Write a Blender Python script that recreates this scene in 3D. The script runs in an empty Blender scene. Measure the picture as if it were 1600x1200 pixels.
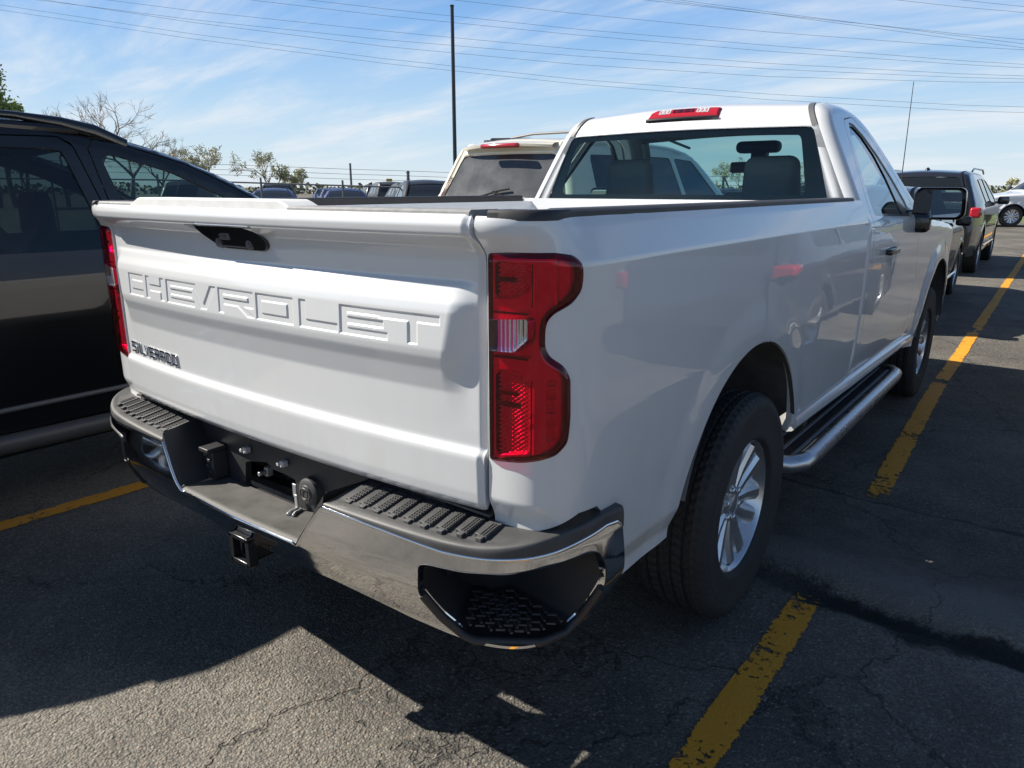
import bpy, bmesh, math, random
import numpy as np
from mathutils import Vector, Matrix
random.seed(7); RNG = np.random.default_rng(7)
R = math.radians
scene = bpy.context.scene
COL = scene.collection
# ---------------------------------------------------------------- camera, world, sun, exposure
CAM = (1.7367, -1.1280, 1.4773)
cam_d = bpy.data.cameras.new('camera'); cam = bpy.data.objects.new('camera', cam_d); COL.objects.link(cam)
cam.location = CAM; cam.rotation_euler = (R(90 - 15.1355), 0, R(37.6037))
cam_d.sensor_width = 36; cam_d.lens = 36 * 1132.19 / 1600
cam_d.clip_start = .02; cam_d.clip_end = 2000
scene.camera = cam
SUN_DIR = Vector((1.01, .485, -1.0)).normalized()          # the way the light travels
SUN_EL = math.asin(-SUN_DIR.z); SUN_ROT = math.atan2(-SUN_DIR.x, -SUN_DIR.y)
sd = bpy.data.lights.new('sun', 'SUN'); sun = bpy.data.objects.new('sun', sd); COL.objects.link(sun)
sd.energy = 5.0; sd.angle = R(.53); sd.color = (1, .94, .84)
sun.rotation_euler = SUN_DIR.to_track_quat('-Z', 'Y').to_euler(); sun.location = (-20, -12, 22)
scene.view_settings.view_transform = 'Standard'; scene.view_settings.look = 'None'
scene.view_settings.exposure = .95; scene.view_settings.gamma = 1
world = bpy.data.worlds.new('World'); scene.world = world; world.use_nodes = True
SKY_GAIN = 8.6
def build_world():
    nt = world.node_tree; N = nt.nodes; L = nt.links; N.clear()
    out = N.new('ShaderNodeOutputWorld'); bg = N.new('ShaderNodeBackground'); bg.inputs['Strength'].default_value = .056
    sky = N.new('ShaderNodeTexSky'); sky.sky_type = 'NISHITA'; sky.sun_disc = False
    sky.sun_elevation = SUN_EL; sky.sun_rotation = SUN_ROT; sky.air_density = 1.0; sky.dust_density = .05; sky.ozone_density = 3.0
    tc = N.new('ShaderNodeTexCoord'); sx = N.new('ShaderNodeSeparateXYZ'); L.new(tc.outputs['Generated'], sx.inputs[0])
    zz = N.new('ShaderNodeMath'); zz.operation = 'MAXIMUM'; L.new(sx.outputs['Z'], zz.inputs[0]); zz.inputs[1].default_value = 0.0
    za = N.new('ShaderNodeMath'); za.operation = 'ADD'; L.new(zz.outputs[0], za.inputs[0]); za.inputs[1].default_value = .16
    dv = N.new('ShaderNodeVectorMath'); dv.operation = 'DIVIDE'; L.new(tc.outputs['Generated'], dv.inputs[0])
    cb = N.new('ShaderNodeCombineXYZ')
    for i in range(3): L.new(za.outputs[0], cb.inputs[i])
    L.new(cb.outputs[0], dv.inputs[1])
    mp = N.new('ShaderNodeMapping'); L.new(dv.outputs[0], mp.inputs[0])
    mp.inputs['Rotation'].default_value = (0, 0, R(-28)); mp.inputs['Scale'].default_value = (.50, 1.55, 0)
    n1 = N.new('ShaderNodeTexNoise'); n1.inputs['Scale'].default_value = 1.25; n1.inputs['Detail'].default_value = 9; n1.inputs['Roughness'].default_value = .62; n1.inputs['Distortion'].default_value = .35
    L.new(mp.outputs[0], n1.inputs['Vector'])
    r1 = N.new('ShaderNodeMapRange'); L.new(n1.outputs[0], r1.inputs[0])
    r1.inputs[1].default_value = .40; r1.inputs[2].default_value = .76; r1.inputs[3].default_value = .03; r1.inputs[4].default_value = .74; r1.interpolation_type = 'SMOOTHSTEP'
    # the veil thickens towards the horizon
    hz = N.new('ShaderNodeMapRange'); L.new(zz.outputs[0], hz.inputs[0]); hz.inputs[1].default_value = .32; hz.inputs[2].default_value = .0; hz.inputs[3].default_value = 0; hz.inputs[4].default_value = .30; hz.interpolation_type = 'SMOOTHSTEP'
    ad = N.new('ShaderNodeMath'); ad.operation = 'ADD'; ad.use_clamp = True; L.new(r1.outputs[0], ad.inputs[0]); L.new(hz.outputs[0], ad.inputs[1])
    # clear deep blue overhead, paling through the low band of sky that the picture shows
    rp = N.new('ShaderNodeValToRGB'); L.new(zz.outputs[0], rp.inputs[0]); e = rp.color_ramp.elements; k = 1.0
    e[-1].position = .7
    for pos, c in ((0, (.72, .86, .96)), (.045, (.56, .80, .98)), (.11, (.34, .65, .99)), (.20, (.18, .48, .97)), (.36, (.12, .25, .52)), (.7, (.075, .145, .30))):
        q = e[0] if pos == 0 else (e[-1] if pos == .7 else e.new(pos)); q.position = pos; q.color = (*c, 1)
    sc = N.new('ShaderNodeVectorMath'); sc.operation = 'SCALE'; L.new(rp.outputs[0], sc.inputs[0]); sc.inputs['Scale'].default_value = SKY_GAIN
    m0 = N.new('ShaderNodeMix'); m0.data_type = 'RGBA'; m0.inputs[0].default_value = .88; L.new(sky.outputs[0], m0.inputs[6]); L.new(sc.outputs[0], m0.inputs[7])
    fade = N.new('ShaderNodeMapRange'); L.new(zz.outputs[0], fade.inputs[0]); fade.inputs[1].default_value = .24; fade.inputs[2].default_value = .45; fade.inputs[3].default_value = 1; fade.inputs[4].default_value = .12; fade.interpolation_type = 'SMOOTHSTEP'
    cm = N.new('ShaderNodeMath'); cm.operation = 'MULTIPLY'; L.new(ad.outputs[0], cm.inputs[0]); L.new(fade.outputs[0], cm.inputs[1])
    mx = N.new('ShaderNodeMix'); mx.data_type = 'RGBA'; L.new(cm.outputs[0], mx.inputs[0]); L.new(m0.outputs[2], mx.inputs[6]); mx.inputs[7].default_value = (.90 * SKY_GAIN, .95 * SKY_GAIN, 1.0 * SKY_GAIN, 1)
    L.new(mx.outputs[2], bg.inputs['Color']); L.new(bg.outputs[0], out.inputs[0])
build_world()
import numpy as np
# ---------------------------------------------------------------- shape functions (numpy only)
def prof(pts, sm=.006):
    """smoothed piecewise-linear curve through (a, b) control points"""
    a = np.array([p[0] for p in pts], float); b = np.array([p[1] for p in pts], float)
    o = np.argsort(a); a = a[o]; b = b[o]
    h = max(sm / 4, .0005)
    xs = np.arange(a[0] - 4 * sm, a[-1] + 4 * sm, h)
    ys = np.interp(xs, a, b)
    k = np.exp(-.5 * (np.arange(-16, 17) * h / sm) ** 2); k /= k.sum()
    yp = np.concatenate([np.full(16, ys[0]), ys, np.full(16, ys[-1])])
    ys = np.convolve(yp, k, 'valid')
    return lambda v: np.interp(v, xs, ys)
def sstep(a, b, v):
    t = np.clip((v - a) / (b - a), 0, 1); return t * t * (3 - 2 * t)
def chaikin(P, n=2, closed=True):
    P = [tuple(p) for p in P]
    for _ in range(n):
        Q = []
        m = len(P)
        rng = range(m) if closed else range(m - 1)
        if not closed: Q.append(P[0])
        for i in rng:
            a = np.array(P[i]); b = np.array(P[(i + 1) % m])
            Q.append(tuple(.75 * a + .25 * b)); Q.append(tuple(.25 * a + .75 * b))
        if not closed: Q.append(P[-1])
        P = Q
    return P
def roundpoly(P, r, n=4):
    """fillet each corner of a closed polygon by radius-like distance r"""
    out = []; m = len(P)
    for i in range(m):
        p = np.array(P[i], float); a = np.array(P[i - 1], float); b = np.array(P[(i + 1) % m], float)
        da = a - p; db = b - p; la = np.hypot(*da); lb = np.hypot(*db)
        q = min(r, la * .45, lb * .45)
        A = p + da / la * q; B = p + db / lb * q
        for k in range(n + 1):
            t = k / n; out.append(tuple((1 - t) ** 2 * A + 2 * t * (1 - t) * p + t * t * B))
    return out
def sd_poly(u, v, P):
    """signed distance to polygon, positive inside"""
    u = np.asarray(u, float); v = np.asarray(v, float)
    if u.size <= 64:
        A = np.array(P, float); B = np.roll(A, -1, 0); uu = u.reshape(-1, 1); vv = v.reshape(-1, 1)
        ex, ey = (B - A).T; t = np.clip(((uu - A[:, 0]) * ex + (vv - A[:, 1]) * ey) / (ex * ex + ey * ey + 1e-18), 0, 1)
        d = np.sqrt(((uu - A[:, 0] - t * ex) ** 2 + (vv - A[:, 1] - t * ey) ** 2).min(1))
        c = (A[:, 1] > vv) != (B[:, 1] > vv); c &= uu < ex * (vv - A[:, 1]) / np.where(ey == 0, 1e-18, ey) + A[:, 0]
        return np.where(c.sum(1) % 2 == 1, d, -d).reshape(u.shape)
    d = np.full(u.shape, 1e9); ins = np.zeros(u.shape, bool)
    n = len(P)
    for i in range(n):
        x0, y0 = P[i]; x1, y1 = P[(i + 1) % n]
        ex, ey = x1 - x0, y1 - y0; L = ex * ex + ey * ey + 1e-18
        t = np.clip(((u - x0) * ex + (v - y0) * ey) / L, 0, 1)
        d = np.minimum(d, (u - x0 - t * ex) ** 2 + (v - y0 - t * ey) ** 2)
        c = (y0 > v) != (y1 > v)
        ins ^= c & (u < (x1 - x0) * (v - y0) / (y1 - y0 + (1e-18 if y1 == y0 else 0)) + x0)
    d = np.sqrt(d)
    return np.where(ins, d, -d)
def path2(pts, n=3):
    """arc-length parametrised smooth open plan path -> function s -> (x, y), total length"""
    P = np.array(chaikin(pts, n, False)); L = np.concatenate([[0], np.cumsum(np.hypot(*np.diff(P, axis=0).T))])
    sm = .012
    X = prof(list(zip(L, P[:, 0])), sm); Y = prof(list(zip(L, P[:, 1])), sm)
    def f(s):
        s = np.asarray(s, float)
        x = X(s); y = Y(s)
        e = np.maximum(s - (L[-1] - .05), 0)      # straight run-out along +y
        return np.where(e > 0, P[-1, 0], x), np.where(e > 0, P[-1, 1] - .05 + e, y)
    return f, L[-1]
# --- tailgate: y as a function of (x, z)
TG_C = prof([(1.430,-.030),(1.424,-.043),(1.408,-.050),(1.388,-.047),(1.374,-.024),(1.360,-.003),(1.335,.006),(1.29,.005),(1.285,0),(1.265,-.008),(1.245,-.019),(1.228,-.023),(1.145,-.026),(1.128,-.0235),(1.10,-.014),(1.05,-.003),(.97,0),(.938,.001),(.930,.0),(.921,-.011),(.91,-.0125),(.83,-.010),(.805,-.007),(.795,-.001),(.788,.008)],.0032)
TG_E = prof([(1.430,-.030),(1.424,-.043),(1.408,-.050),(1.388,-.047),(1.374,-.024),(1.350,-.001),(1.32,.002),(1.02,.0),(.97,0),(.938,.001),(.930,.0),(.921,-.011),(.91,-.0125),(.83,-.010),(.805,-.007),(.795,-.001),(.788,.008)],.0032)
def tg_bow(x): return -.042 * (1 - (np.abs(x) / .8) ** 2.2)
def tg_y(x, z):
    xi = .690 + .035 * np.clip((z - 1.08) / .17, 0, 1)
    M = 1 - sstep(0, 1, (np.abs(x) - xi) / .07)
    E = sstep(.78, .795, np.abs(x)) * .006
    return tg_bow(x) + TG_E(z) * (1 - M) + TG_C(z) * M + E
# --- bed side (right hand side, mirrored for the left): (s, z) -> point
BED_PATH, BED_L = path2([(.80, 0), (.87, .006), (.925, .022), (.958, .062), (.972, .12), (.976, .20), (.978, .40)])
AX1, AX2, AZ = 1.12, 4.71, .49
ARCH_R = .515
BED_Z = prof([(1.45,-.052),(1.425,-.042),(1.405,-.030),(1.332,.0),(1.328,.0),(1.20,.006),(1.0,.008),(.80,.001),(.62,-.012),(.56,-.035)],.0035)
LIP = prof([(1.43,-.028),(1.424,-.036),(1.408,-.040),(1.388,-.036),(1.374,-.02),(1.350,-.0),(1.32,0),(.8,0)],.006)
def flare(y, z, ay=AX1, R=ARCH_R, a=.006):
    r = np.hypot(y - ay, z - AZ)
    zz = np.where(z < AZ, np.abs(y - ay), r)
    return a * (1 - sstep(R + .03, R + .15, zz))
def bed_xyz(s, z):
    x, y = BED_PATH(s)
    w = sstep(.10, .26, s)
    x = x + BED_Z(z) * w + flare(y, z) * w
    y = y + LIP(z) * (1 - sstep(.02, .20, s)) + .0 * z
    tuck = sstep(.83, .77, z) * (1 - sstep(.05, .30, s)) * .02     # corner rolls under above the bumper
    y = y + tuck; 
    return np.stack([x, y, np.asarray(z) + 0 * x], -1)
# --- bumper face: (s, z), s<0 is the left half
BMP_PATH, BMP_L = path2([(0, -.140), (.40, -.128), (.70, -.104), (.86, -.070), (.955, .0), (.992, .12), (1.0, .20), (1.0, .26)])
BMP_Z = prof([(.80,.022),(.765,.014),(.745,.006),(.725,.0),(.66,-.008),(.62,-.010),(.60,-.006),(.56,.012),(.52,.034),(.48,.06)],.006)
def bmp_xyz(s, z, off=0.):
    s = np.asarray(s, float); a = np.abs(s); sg = np.where(s < 0, -1., 1.)
    x, y = BMP_PATH(a); e = 1e-3
    x1, y1 = BMP_PATH(a + e); x0, y0 = BMP_PATH(np.abs(a - e)); x0 = np.where(a < e, -x0, x0)
    tx, ty = x1 - x0, y1 - y0; L = np.hypot(tx, ty) + 1e-12
    nx, ny = ty / L, -tx / L              # outward
    o = -BMP_Z(z) + off
    return np.stack([sg * (x + nx * o), y + ny * o, np.asarray(z) + 0 * a], -1)
# --- pickup cab: half width as a function of (y, z)
CAB_Z = prof([(2.0,.62),(1.86,.695),(1.70,.775),(1.50,.875),(1.40,.925),(1.36,.945),(1.325,.972),(1.30,.980),(1.15,.984),(.95,.982),(.70,.972),(.60,.955),(.50,.92)],.012)
def cab_hw(y, z):
    y = np.asarray(y, float); z = np.asarray(z, float)
    w = CAB_Z(z)
    front = sstep(3.75, 4.35, y)                 # ahead of the door the body is the wing: no tumblehome
    wf = np.interp(z, [.5, .7, .95, 1.2, 1.35], [.95, .975, .985, .965, .90])
    w = w * (1 - front) + np.maximum(w, wf) * front
    w = w + flare(y, z, AX2, ARCH_R, .02) * sstep(3.9, 4.2, y)
    w = w - .16 * sstep(5.15, 5.75, y) ** 1.3
    return w
# ---------------------------------------------------------------- helpers
ORG = Vector((0, 0, 0))
def tag(o, label=None, cat=None, group=None, kind=None):
    if label: o['label'] = label
    if cat: o['category'] = cat
    if group: o['group'] = group
    if kind: o['kind'] = kind
    return o
def thing(name, label, cat, loc=(0, 0, 0), rz=0, group=None):
    o = bpy.data.objects.new(name, None); COL.objects.link(o); o.empty_display_size = .3
    o.location = loc; o.rotation_euler = (0, 0, rz)
    return tag(o, label, cat, group)
def link(name, me, parent=None, loc=(0, 0, 0)):
    o = bpy.data.objects.new(name, me); COL.objects.link(o)
    if parent: o.parent = parent
    o.location = loc
    return o
class MB:
    """collects shapes into one mesh; every face carries a material index"""
    def __init__(s): s.v = []; s.f = []; s.m = []; s.cur = 0
    def add(s, V, F, m=None):
        b = len(s.v); s.v += [tuple(p) for p in V]; s.f += [tuple(i + b for i in f) for f in F]; s.m += [s.cur if m is None else m] * len(F)
    def box(s, c, d, rot=None, m=None, taper=None):
        x, y, z = (k / 2 for k in d); V = [Vector((a * x, b * y, e * z)) for e in (-1, 1) for b in (-1, 1) for a in (-1, 1)]
        if taper:
            for p in V[4:]: p.x *= taper[0]; p.y *= taper[1]
        if rot is not None: V = [rot @ p for p in V]
        V = [p + Vector(c) for p in V]
        s.add(V, [(0, 2, 3, 1), (4, 5, 7, 6), (0, 1, 5, 4), (2, 6, 7, 3), (0, 4, 6, 2), (1, 3, 7, 5)], m)
    def rbox(s, c, d, r, rot=None, m=None, taper=None, seg=4):
        """box with rounded edges"""
        bm = bmesh.new(); bmesh.ops.create_cube(bm, size=1)
        for v in bm.verts:
            k = taper if taper and v.co.z > 0 else (1, 1); v.co = Vector((v.co.x * d[0] * k[0], v.co.y * d[1] * k[1], v.co.z * d[2]))
        bmesh.ops.bevel(bm, geom=list(bm.edges), offset=min(r, min(d) * .49), segments=seg, profile=.5, affect='EDGES', clamp_overlap=True)
        bm.verts.index_update(); V = [(rot @ v.co if rot is not None else v.co) + Vector(c) for v in bm.verts]; s.add(V, [tuple(v.index for v in f.verts) for f in bm.faces], m); bm.free()
    def tube(s, P, r, n=10, cap=True, m=None):
        P = [Vector(p) for p in P]; k = len(P); rr = r if hasattr(r, '__len__') else [r] * k
        V = []; up = None
        for i, p in enumerate(P):
            t = (P[min(i + 1, k - 1)] - P[max(i - 1, 0)]).normalized()
            if up is None:
                a = Vector((0, 0, 1)) if abs(t.z) < .9 else Vector((1, 0, 0)); up = (a - t * a.dot(t)).normalized()
            else: up = (up - t * up.dot(t)).normalized()
            w = t.cross(up)
            V += [p + (up * math.cos(2 * math.pi * j / n) + w * math.sin(2 * math.pi * j / n)) * rr[i] for j in range(n)]
        F = [(i * n + j, i * n + (j + 1) % n, (i + 1) * n + (j + 1) % n, (i + 1) * n + j) for i in range(k - 1) for j in range(n)]
        if cap: F += [tuple(range(n - 1, -1, -1)), tuple((k - 1) * n + j for j in range(n))]
        s.add(V, F, m)
    def lathe(s, prof_, c=(0, 0, 0), axis='X', n=48, m=None, close=False):
        """prof_: list of (axial, radius)"""
        V = []
        for a, r in prof_:
            for j in range(n):
                t = 2 * math.pi * j / n; q, w = r * math.cos(t), r * math.sin(t)
                p = {'X': (a, q, w), 'Y': (w, a, q), 'Z': (q, w, a)}[axis]
                V.append((p[0] + c[0], p[1] + c[1], p[2] + c[2]))
        k = len(prof_); F = [(i * n + j, (i + 1) * n + j, (i + 1) * n + (j + 1) % n, i * n + (j + 1) % n) for i in range(k - 1) for j in range(n)]
        if close:
            F += [tuple(range(n)), tuple((k - 1) * n + j for j in range(n - 1, -1, -1))]
        s.add(V, F, m)
    def prism(s, poly, fn, d, m=None):
        """polygon (a, b) mapped through fn(a, b, depth) and extruded 0..d"""
        n = len(poly); V = [fn(a, b, 0) for a, b in poly] + [fn(a, b, d) for a, b in poly]
        s.add(V, [tuple(range(n)), tuple(range(2 * n - 1, n - 1, -1))] + [(i, i + n, (i + 1) % n + n, (i + 1) % n) for i in range(n)], m)
    def quads(s, G, m=None):
        """grid of points [i][j]"""
        a, b = len(G), len(G[0]); V = [p for row in G for p in row]
        s.add(V, [(i * b + j, i * b + j + 1, (i + 1) * b + j + 1, (i + 1) * b + j) for i in range(a - 1) for j in range(b - 1)], m)
    def build(s, name, mats, parent=None, smooth=35, bev=0, seg=2, loc=None, fix=True, org=None):
        me = bpy.data.meshes.new(name); o3 = ORG if org is None else Vector(org)
        me.from_pydata([tuple(Vector(p) - o3) for p in s.v], [], s.f)
        if fix:
            bm = bmesh.new(); bm.from_mesh(me); bmesh.ops.recalc_face_normals(bm, faces=bm.faces); bm.to_mesh(me); bm.free()
        mats = mats if isinstance(mats, (list, tuple)) else [mats]
        for k in mats: me.materials.append(k)
        me.polygons.foreach_set('material_index', [min(i, len(mats) - 1) for i in s.m])
        if smooth:
            me.polygons.foreach_set('use_smooth', [True] * len(me.polygons)); me.set_sharp_from_angle(angle=R(smooth))
        me.update()
        o = link(name, me, parent, (0, 0, 0) if parent else (tuple(o3) if loc is None else loc))
        if bev:
            b = o.modifiers.new('bevel', 'BEVEL'); b.width = bev; b.segments = seg; b.limit_method = 'ANGLE'; b.angle_limit = R(32); b.harden_normals = False
        return o
def surf(name, S, us, vs, clips=(), mat=None, parent=None, out=(0, 0, 1), rim=0, rim_mat=None, eps=7e-4, org=None, nrm=True):
    """analytic surface S(u, v) -> (n, 3) trimmed where any clip(u, v) < 0, with true normals and an inward rim"""
    us = np.asarray(us, float); vs = np.asarray(vs, float); nu, nv = len(us), len(vs)
    U, V = np.meshgrid(us, vs, indexing='ij'); G = [c(U, V) for c in clips]
    pts_u = list(U.ravel()); pts_v = list(V.ravel()); faces = []; cache = {}
    if G:
        mn = np.min(np.stack(G), 0)
    else: mn = np.ones_like(U)
    inside = mn >= 0
    full = inside[:-1, :-1] & inside[1:, :-1] & inside[1:, 1:] & inside[:-1, 1:]
    idx = lambda i, j: i * nv + j
    for i, j in zip(*np.nonzero(full)): faces.append((idx(i, j), idx(i + 1, j), idx(i + 1, j + 1), idx(i, j + 1)))
    if G:
        dead = np.zeros_like(full)
        for g in G:
            n_ = g < 0; dead |= n_[:-1, :-1] & n_[1:, :-1] & n_[1:, 1:] & n_[:-1, 1:]
        def cut(a, b, c, ga, gb):
            ka = (round(a[0], 7), round(a[1], 7)); kb = (round(b[0], 7), round(b[1], 7))
            if kb < ka: a, b = b, a; ka, kb = kb, ka; ga, gb = gb, ga
            key = (ka, kb, id(c))
            if key in cache: return cache[key]
            m = ga / (ga - gb); q = np.array([a[0] + (b[0] - a[0]) * m]), np.array([a[1] + (b[1] - a[1]) * m]); gm = float(c(*q)[0])
            if (gm >= 0) == (ga >= 0): m = m + (1 - m) * gm / (gm - gb) if gm != gb else m
            else: m = m * ga / (ga - gm)
            r_ = (a[0] + (b[0] - a[0]) * m, a[1] + (b[1] - a[1]) * m); cache[key] = r_
            return r_
        pid = {}
        def vid(p):
            k = (round(p[0], 6), round(p[1], 6))
            if k not in pid: pid[k] = len(pts_u); pts_u.append(p[0]); pts_v.append(p[1])
            return pid[k]
        for i, j in zip(*np.nonzero(~full & ~dead)):
            P = [(us[i], vs[j], idx(i, j)), (us[i + 1], vs[j], idx(i + 1, j)), (us[i + 1], vs[j + 1], idx(i + 1, j + 1)), (us[i], vs[j + 1], idx(i, j + 1))]
            for c in clips:
                if not P: break
                g = c(np.array([p[0] for p in P]), np.array([p[1] for p in P])); Q = []
                for k in range(len(P)):
                    a, b = P[k], P[(k + 1) % len(P)]; ga, gb = g[k], g[(k + 1) % len(P)]
                    if ga >= 0: Q.append(a)
                    if (ga >= 0) != (gb >= 0):
                        q = cut(a, b, c, float(ga), float(gb)); Q.append((q[0], q[1], None))
                P = Q
            if len(P) >= 3:
                f = []
                for p in P:
                    k = p[2] if p[2] is not None else vid(p)
                    if k not in f: f.append(k)
                if len(f) >= 3: faces.append(tuple(f))
    used = sorted({k for f in faces for k in f}); rem = {k: n for n, k in enumerate(used)}
    u = np.array([pts_u[k] for k in used]); v = np.array([pts_v[k] for k in used])
    P = S(u, v); o3 = np.array(ORG if org is None else org, float)
    Nn = np.cross(S(u + eps, v) - S(u - eps, v), S(u, v + eps) - S(u, v - eps))
    Nn /= np.linalg.norm(Nn, axis=1, keepdims=True) + 1e-12
    if callable(out): sgn = out(P, Nn)
    else: sgn = np.sign((Nn @ np.array(out, float)).sum())
    Nn = Nn * sgn
    if hasattr(S, 'nfix'): Nn = S.nfix(u, v, Nn)
    F = [tuple(rem[k] for k in f) for f in faces]
    f0 = F[len(F) // 2]; gn = np.cross(P[f0[1]] - P[f0[0]], P[f0[2]] - P[f0[0]])
    if gn @ Nn[f0[0]] < 0: F = [f[::-1] for f in F]
    mi = [0] * len(F); LN = [Nn[k] for f in F for k in f]
    if rim:
        cnt = {}
        for f in F:
            for k in range(len(f)):
                a, b = f[k], f[(k + 1) % len(f)]; e = (min(a, b), max(a, b)); cnt[e] = None if e in cnt else (a, b)
        inner = {}; new = []; acc = {}
        for d in cnt.values():
            if d is None: continue
            n = np.cross(P[d[1]] - P[d[0]], Nn[d[0]]); n /= np.linalg.norm(n) + 1e-12
            for k in d:
                if k not in inner: inner[k] = len(P) + len(new); new.append(P[k] - Nn[k] * rim)
                acc[k] = acc.get(k, 0) + n
        for d in cnt.values():
            if d is None: continue
            a, b = d; F.append((b, a, inner[a], inner[b])); mi.append(1 if rim_mat else 0)
            na, nb = (acc[k] / (np.linalg.norm(acc[k]) + 1e-12) for k in (a, b)); LN += [nb, na, na, nb]
        if new: P = np.vstack([P, new])
    me = bpy.data.meshes.new(name); me.from_pydata((P - o3).tolist(), [], F)
    me.materials.append(mat)
    if rim_mat: me.materials.append(rim_mat)
    me.polygons.foreach_set('material_index', mi); me.polygons.foreach_set('use_smooth', [True] * len(F)); me.update()
    if nrm: me.normals_split_custom_set(np.array(LN).tolist())
    return link(name, me, parent, (0, 0, 0) if parent else tuple(o3))
def inpoly(P): return lambda u, v: sd_poly(u, v, P)
def outpoly(P, g=0.): return lambda u, v: -sd_poly(u, v, P) - g
def lin(a, b, n): return np.linspace(a, b, n)
def join(*a): return np.unique(np.round(np.concatenate(a), 6))
def dup(root, loc, rz, label=None, group=None, parent=None):
    c = root.copy(); COL.objects.link(c)
    if parent: c.parent = parent
    else:
        c.location = loc; c.rotation_euler = (0, 0, rz)
        if label: c['label'] = label
        if group: c['group'] = group
    for ch in list(root.children): dup(ch, None, None, parent=c)
    return c
# ---------------------------------------------------------------- materials
def mat(name, base=(.5, .5, .5), rough=.5, metal=0, coat=0, coat_rough=.03, spec=.5, bump=None, var=None, trans=0):
    """bump=(scale, strength, distance)  var=(scale, amount) mottles the base colour"""
    m = bpy.data.materials.new(name); m.use_nodes = True; nt = m.node_tree; b = nt.nodes['Principled BSDF']; L = nt.links; N = nt.nodes
    b.inputs['Base Color'].default_value = (*base, 1); b.inputs['Roughness'].default_value = rough; b.inputs['Metallic'].default_value = metal
    b.inputs['Coat Weight'].default_value = coat; b.inputs['Coat Roughness'].default_value = coat_rough; b.inputs['Specular IOR Level'].default_value = spec
    b.inputs['Transmission Weight'].default_value = trans
    tc = N.new('ShaderNodeTexCoord')
    if bump:
        n = N.new('ShaderNodeTexNoise'); n.inputs['Scale'].default_value = bump[0]; n.inputs['Detail'].default_value = 3; L.new(tc.outputs['Object'], n.inputs['Vector'])
        bp = N.new('ShaderNodeBump'); bp.inputs['Strength'].default_value = bump[1]; bp.inputs['Distance'].default_value = bump[2]; L.new(n.outputs[0], bp.inputs['Height']); L.new(bp.outputs[0], b.inputs['Normal'])
    if var:
        n = N.new('ShaderNodeTexNoise'); n.inputs['Scale'].default_value = var[0]; n.inputs['Detail'].default_value = 6; n.inputs['Roughness'].default_value = .65; L.new(tc.outputs['Object'], n.inputs['Vector'])
        mr = N.new('ShaderNodeMapRange'); L.new(n.outputs[0], mr.inputs[0]); mr.inputs[1].default_value = .3; mr.inputs[2].default_value = .7; mr.inputs[3].default_value = 1 - var[1]; mr.inputs[4].default_value = 1 + var[1]
        mx = N.new('ShaderNodeMix'); mx.data_type = 'RGBA'; mx.blend_type = 'MULTIPLY'; mx.inputs[0].default_value = 1; mx.inputs[6].default_value = (*base, 1); L.new(mr.outputs[0], mx.inputs[7]); L.new(mx.outputs[2], b.inputs['Base Color'])
        if len(var) > 2:
            mr2 = N.new('ShaderNodeMapRange'); L.new(n.outputs[0], mr2.inputs[0]); mr2.inputs[1].default_value = .3; mr2.inputs[2].default_value = .75; mr2.inputs[3].default_value = rough; mr2.inputs[4].default_value = rough + var[2]; L.new(mr2.outputs[0], b.inputs['Roughness'])
    return m
def glass(name, tint, rough=.0, ior=1.5, boost=1.0):
    m = bpy.data.materials.new(name); m.use_nodes = True; nt = m.node_tree; N = nt.nodes; L = nt.links; N.clear()
    o = N.new('ShaderNodeOutputMaterial'); mx = N.new('ShaderNodeMixShader'); t = N.new('ShaderNodeBsdfTransparent'); g = N.new('ShaderNodeBsdfGlossy'); fr = N.new('ShaderNodeFresnel')
    t.inputs[0].default_value = (*tint, 1); g.inputs['Roughness'].default_value = rough; ge = N.new('ShaderNodeNewGeometry'); mr = N.new('ShaderNodeMapRange'); L.new(ge.outputs['Backfacing'], mr.inputs[0]); mr.inputs[3].default_value = ior; mr.inputs[4].default_value = 1 / ior; L.new(mr.outputs[0], fr.inputs[0])
    ml = N.new('ShaderNodeMath'); ml.operation = 'MULTIPLY'; ml.use_clamp = True; L.new(fr.outputs[0], ml.inputs[0]); ml.inputs[1].default_value = boost
    L.new(ml.outputs[0], mx.inputs[0]); L.new(t.outputs[0], mx.inputs[1]); L.new(g.outputs[0], mx.inputs[2]); L.new(mx.outputs[0], o.inputs[0])
    return m
M = {}
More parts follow.
